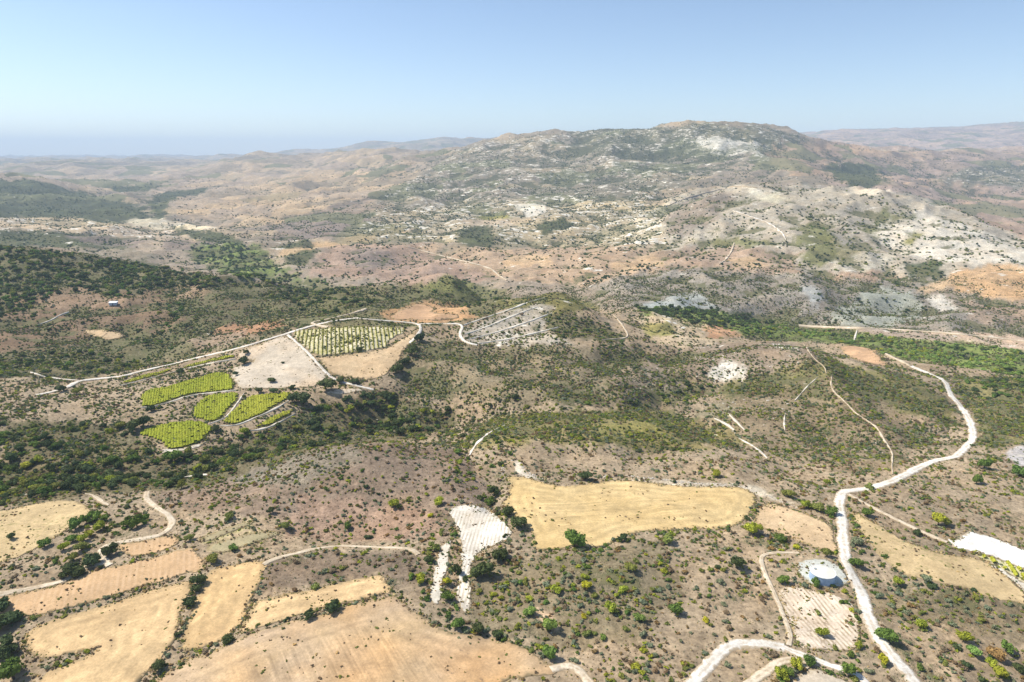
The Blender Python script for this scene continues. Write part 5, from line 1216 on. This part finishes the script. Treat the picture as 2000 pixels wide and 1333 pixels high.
# pale stones: the chalk bank over the golden field, broken rock on the hills
STONE = bpy.data.materials.new('pale_stone'); nt, b = nodes_of(STONE); q = NB(nt)
q.l(q.mix(q.noise(q.pos(), .6, 4), lin(214, 204, 186), lin(176, 166, 150)), b.inputs['Base Color'])
def stone_mesh(seed):
    r = np.random.default_rng(seed); bm = bmesh.new(); bmesh.ops.create_icosphere(bm, subdivisions=1, radius=1)
    for v in bm.verts: v.co *= r.uniform(.7, 1.15); v.co.z = v.co.z * .55 + .2
    me = bpy.data.meshes.new('stone'); bm.to_mesh(me); bm.free(); me.materials.append(STONE); return me
ST = [stone_mesh(k) for k in range(4)]
sx, sy, sr = [], [], []
def stones_line(line, gap, spread, r0, r1):
    g = resample(on_ground(smooth_line(line, 1), 4.0, False)[:, :2], gap, False); g = g + rng.normal(size=g.shape) * spread
    k = rng.uniform(size=len(g)) < np.clip(.6 + 1.6 * fbm(g[:, 0] / 9, g[:, 1] / 9, 44, 2), 0, 1); g = g[k]
    sx.append(g[:, 0]); sy.append(g[:, 1]); sr.append(r0 + (r1 - r0) * rng.beta(1.2, 3, len(g)))
def stones_area(poly, dens, r0, r1):
    g = on_ground(poly, 10.0)[:, :2]; x0, y0 = g.min(0); x1, y1 = g.max(0); n = int((x1 - x0) * (y1 - y0) * dens)
    x = rng.uniform(x0, x1, n); y = rng.uniform(y0, y1, n)
    k = inside(g, x, y) & (rng.uniform(size=n) < np.clip(.35 + 1.5 * fbm(x / 16, y / 10, 45, 3), 0, 1)); x, y = x[k], y[k]
    k = ~blocked(x, y); x, y = x[k], y[k]
    sx.append(x); sy.append(y); sr.append(r0 + (r1 - r0) * rng.beta(1.2, 3, len(x)))
for rep in range(3): stones_line([(1160,934),(1180,930),(1230,930),(1300,938),(1350,944),(1400,947),(1450,950),(1480,962),(1510,974),(1570,996)], .45, .7, .15, .7)
stones_line([(1003,896),(1017,908),(1030,926),(1052,936)], .25, 1.1, .2, .8); stones_line([(980,905),(983,925),(978,940)], .4, .6, .2, .6)
stones_area([(905,640),(1060,590),(1090,600),(1060,640),(1120,672),(960,680)], .05, .4, 1.7)
stones_area([(1200,720),(1300,700),(1340,760),(1250,780)], .03, .3, 1.3)
stones_area([(1310,690),(1400,670),(1560,670),(1600,700),(1450,745),(1360,740)], .035, .4, 1.6)
stones_area([(1390,815),(1425,800),(1470,840),(1430,850)], .06, .3, 1.2)
stones_area([(1330,800),(1450,770),(1560,775),(1560,830),(1400,835)], .03, .3, 1.2)
stones_area([(1560,840),(1700,830),(1760,900),(1700,930),(1560,900)], .03, .2, .9)
stones_area([(1030,1190),(1085,1185),(1110,1240),(1060,1240)], .12, .15, .6)
stones_area([(700,800),(780,800),(800,850),(720,845)], .02, .4, 1.6)
sx, sy, sr = np.concatenate(sx), np.concatenate(sy), np.concatenate(sr)
scatter('pale_stones', 'broken chalk stones along banks and bare hillsides', sx, sy, sr, np.ones((len(sx), 3)), ST, sink=.1)
print('PLANTS', len(A), 'tuft', tuft.sum(), 'scrub', mids.sum(), 'wood', wood.sum(), 'picks', len(picks), sum(p[2] >= TREE_R for p in picks))

# ------------------------------------------------------------------ vineyards
VINE = bpy.data.materials.new('vine_leaves'); nt, b = nodes_of(VINE); q = NB(nt)
oi = q.n('ShaderNodeObjectInfo')
vn = q.ramp(q.noise(q.pos(), 1 / .9, 4, .7), .3, .7, .68, 1.3)
vb = q.ramp(q.noise(q.pos(), 1 / 9.0, 3, .6), .35, .65)
vcc = q.n('ShaderNodeCombineColor'); [q.l(vn, vcc.inputs[i]) for i in range(3)]
q.l(q.mix(1.0, q.mix(q.math('MULTIPLY', vb, .35), oi.outputs['Color'], lin(176, 172, 58)), vcc.outputs[0], 'MULTIPLY'), b.inputs['Base Color'])
b.inputs['Roughness'].default_value = .8
def vineyard(poly, label, soil_mat, colr, spacing, width, tall, slope, seed, gapy=.06, full=False):
    o, g = drape('vineyard', poly, soil_mat, seed=seed, smooth=1, avoid=False)
    del o['kind']; tag(o, label, 'vineyard', 'vineyards on the terraces')
    d = np.array([slope, 1.0]); d /= np.linalg.norm(d); n = np.array([d[1], -d[0]])
    a = g @ n; t = g @ d
    r = np.random.default_rng(seed)
    k = 0
    for off in np.arange(a.min() + spacing * .5, a.max(), spacing):
        ts = np.arange(t.min(), t.max(), .9)
        p = off * n[None] + ts[:, None] * d[None] + n[None] * (r.normal(0, .06, len(ts)))[:, None]
        ins = inside(g, p[:, 0], p[:, 1]) & inside(g, p[:, 0] + .5, p[:, 1]) & inside(g, p[:, 0] - .5, p[:, 1])
        keep = ins & (r.uniform(size=len(ts)) > gapy * .3)
        V, Fc = [], []
        zz = height(p[:, 0], p[:, 1])
        prev = None
        for i in range(len(ts)):
            if not keep[i]: prev = None; continue
            w = width * .5 * r.uniform(.82, 1.2); h = tall * r.uniform(.85, 1.15); b0 = len(V)
            for sx, sz in (((-1.0, .5), (-.7, .86), (0, 1.0), (.7, .86), (1.0, .5)) if full else ((-1.0, .12), (-.85, .62), (0, 1.0), (.85, .62), (1.0, .12))):
                q2 = p[i] + n * sx * w + d * r.normal(0, .12)
                V.append((q2[0], q2[1], zz[i] + h * sz * r.uniform(.85, 1.15) + .1))
            if prev is not None:
                for m in range(4): Fc.append((prev + m, b0 + m, b0 + m + 1, prev + m + 1))
            for m in range(2):                      # shoots that stick out
                c = np.array([*(p[i] + n * r.normal(0, w * .7)), zz[i] + h * r.uniform(.6, 1.15)]); s = .24
                e1 = r.normal(size=3) * s; e2 = r.normal(size=3) * s; kk = len(V)
                V += [c - e1, c - e2, c + e1, c + e2]; Fc.append((kk, kk + 1, kk + 2, kk + 3))
            prev = b0
        if len(Fc) < 6: continue
        row = mesh_obj('vine_row', V, Fc, VINE, o)
        f = r.uniform(.88, 1.1); row.color = (colr[0] * f, colr[1] * f, colr[2] * f, 1)
        k += 1
    return o
YG = lin(140, 148, 38); YG2 = lin(152, 154, 48); OLV = lin(142, 138, 66)
vineyard(V1, 'long bright green vineyard forming the widest band of the terraces', M_vgreen, YG, 1.6, 1.75, .95, -.42, 61, full=True)
vineyard(V2, 'small square green vineyard between two curved terrace banks', M_vgreen, YG, 1.6, 1.75, .95, -.40, 62, full=True)
vineyard(V3, 'tapering yellow green vineyard under the dotted pale field', M_vgreen, YG2, 1.6, 1.75, .95, -.38, 63, full=True)
vineyard(V4, 'thin sliver of vineyard just above the gully trees', M_vgreen, YG2, 1.6, 1.75, .95, -.36, 64, full=True)
vineyard(V5, 'lens shaped lowest vineyard with a white chalk rim', M_vgreen, YG, 1.6, 1.75, .95, -.45, 65, full=True)
vineyard(V6, 'narrow strip of vines along the straight pale road, uphill end', M_vgreen, YG2, 1.6, 1.6, .9, -.40, 66)
vineyard(V7, 'narrow strip of vines along the straight pale road, downhill end', M_vgreen, YG2, 1.6, 1.6, .9, -.42, 67)
vineyard(VY, 'pale vineyard ruled with widely spaced upright rows', M_vsoil, OLV, 3.3, .85, 1.0, -.24, 68, gapy=.04)
vineyard(VE, 'tiny bright vineyard below the white chalk platform', M_vsoil, YG2, 2.6, 1.4, 1.1, .35, 69, gapy=.5)

# ------------------------------------------------------------------ the water tank and the hut
def plain(name, colr, rough=.8, var=.12, scale=1.2):
    m = bpy.data.materials.new(name); nt, b = nodes_of(m); q = NB(nt)
    v = q.ramp(q.noise(q.pos(), scale, 4, .65), .3, .7, 1 - var, 1 + var)
    vc = q.n('ShaderNodeCombineColor'); [q.l(v, vc.inputs[i]) for i in range(3)]
    q.l(q.mix(1.0, tuple(colr), vc.outputs[0], 'MULTIPLY'), b.inputs['Base Color'])
    b.inputs['Roughness'].default_value = rough
    return m
M_wall = plain('tank_wall', lin(164, 186, 210)); M_roof = plain('tank_roof', lin(222, 216, 200), var=.09, scale=.5); M_rim = plain('tank_rim', lin(226, 226, 222)); M_hatch = plain('hatch_metal', lin(150, 156, 160), .5)
def ring(bm, r0, z0, r1, z1, n=64):
    a = [bm.verts.new((r0 * math.cos(2 * math.pi * i / n), r0 * math.sin(2 * math.pi * i / n), z0)) for i in range(n)]
    c = [bm.verts.new((r1 * math.cos(2 * math.pi * i / n), r1 * math.sin(2 * math.pi * i / n), z1)) for i in range(n)]
    for i in range(n): bm.faces.new((a[i], a[(i + 1) % n], c[(i + 1) % n], c[i]))
    return a, c
def bm_obj(name, bm, mat, parent):
    bmesh.ops.recalc_face_normals(bm, faces=bm.faces)
    me = bpy.data.meshes.new(name); bm.to_mesh(me); bm.free(); me.materials.append(mat)
    o = bpy.data.objects.new(name, me); COL.objects.link(o); o.parent = parent
    return o
def box(bm, x0, x1, y0, y1, z0, z1):
    v = [bm.verts.new((x, y, z_)) for z_ in (z0, z1) for y in (y0, y1) for x in (x0, x1)]
    for f in ((0, 2, 3, 1), (4, 5, 7, 6), (0, 1, 5, 4), (2, 6, 7, 3), (0, 4, 6, 2), (1, 3, 7, 5)): bm.faces.new([v[i] for i in f])
def water_tank():
    p = sight(1605, 1131)[0]
    R, Hh = 4.3, 2.8
    t = bpy.data.objects.new('water_tank', None); COL.objects.link(t); t.location = (p[0], p[1], p[2] + .1)
    tag(t, 'low round water tank with white roof on the gravel pad', 'water tank')
    bm = bmesh.new(); ring(bm, R, -.8, R, Hh); bm_obj('tank_wall', bm, M_wall, t)
    bm = bmesh.new(); ring(bm, R + .02, Hh - .02, R + .14, Hh); ring(bm, R + .14, Hh, R + .14, Hh + .22); ring(bm, R + .14, Hh + .22, R - .12, Hh + .22); bm_obj('rim', bm, M_rim, t)
    bm = bmesh.new(); n = 64
    for r0, z0, r1, z1 in ((R - .1, .12, R * .66, .34), (R * .66, .34, R * .33, .46)): ring(bm, r0, Hh + z0, r1, Hh + z1)
    a, _ = ring(bm, R * .33, Hh + .46, .05, Hh + .52)
    bm_obj('roof', bm, M_roof, t)
    bm = bmesh.new(); box(bm, -2.6, -1.7, .8, 1.7, Hh + .25, Hh + .62); bm_obj('hatch', bm, M_hatch, t)
water_tank()
def hut():
    p = sight(222, 596)[0]
    t = bpy.data.objects.new('hut', None); COL.objects.link(t); t.location = (p[0], p[1], p[2] - .2); t.rotation_euler = (0, 0, .15)
    tag(t, 'small white roofed hut alone in the scrub of the left ridge', 'hut')
    bm = bmesh.new(); box(bm, -3.9, 3.9, -2.2, 2.2, 0, 3.0); bm_obj('wall', bm, plain('hut_wall', lin(178, 188, 200)), t)
    bm = bmesh.new()
    v = [bm.verts.new(c) for c in ((-4.3, -2.7, 3.0), (4.3, -2.7, 3.0), (4.3, 2.6, 3.9), (-4.3, 2.6, 3.9), (-4.3, -2.7, 3.16), (4.3, -2.7, 3.16), (4.3, 2.6, 4.06), (-4.3, 2.6, 4.06))]
    for f in ((0, 3, 2, 1), (4, 5, 6, 7), (0, 1, 5, 4), (1, 2, 6, 5), (2, 3, 7, 6), (3, 0, 4, 7)): bm.faces.new([v[i] for i in f])
    bm_obj('roof', bm, plain('hut_roof', lin(236, 238, 240), .5), t)
    bm = bmesh.new(); box(bm, -.5, .5, -2.26, -2.19, 0.05, 2.1); bm_obj('door', bm, plain('hut_door', lin(96, 92, 88)), t)
hut()
# ------------------------------------------------------------------ haze
def haze_box():
    bm = bmesh.new()
    zlo, zhi = float(H.min()) - 1.0, max(float(H.max()), ZC) + 12.0
    v = [bm.verts.new((x, y, z)) for z in (zlo, zhi) for y in (-260.0, 26400.0) for x in (-36000.0, 36000.0)]
    for f in ((0, 2, 3, 1), (4, 5, 7, 6), (0, 1, 5, 4), (2, 6, 7, 3), (0, 4, 6, 2), (1, 3, 7, 5)):
        bm.faces.new([v[i] for i in f])
    me = bpy.data.meshes.new('haze'); bm.to_mesh(me); bm.free()
    o = bpy.data.objects.new('haze', me); COL.objects.link(o); o['kind'] = 'stuff'
    o['label'] = 'pale blue summer haze over the far hills'
    m = bpy.data.materials.new('haze'); m.use_nodes = True
    nt = m.node_tree; nt.nodes.clear()
    out = nt.nodes.new('ShaderNodeOutputMaterial')
    pv = nt.nodes.new('ShaderNodeVolumePrincipled')
    pv.inputs['Color'].default_value = (0.62, 0.79, 1.0, 1)
    pv.inputs['Density'].default_value = 7.4e-5
    pv.inputs['Anisotropy'].default_value = 0.0
    nt.links.new(pv.outputs[0], out.inputs['Volume'])
    me.materials.append(m)
haze_box()
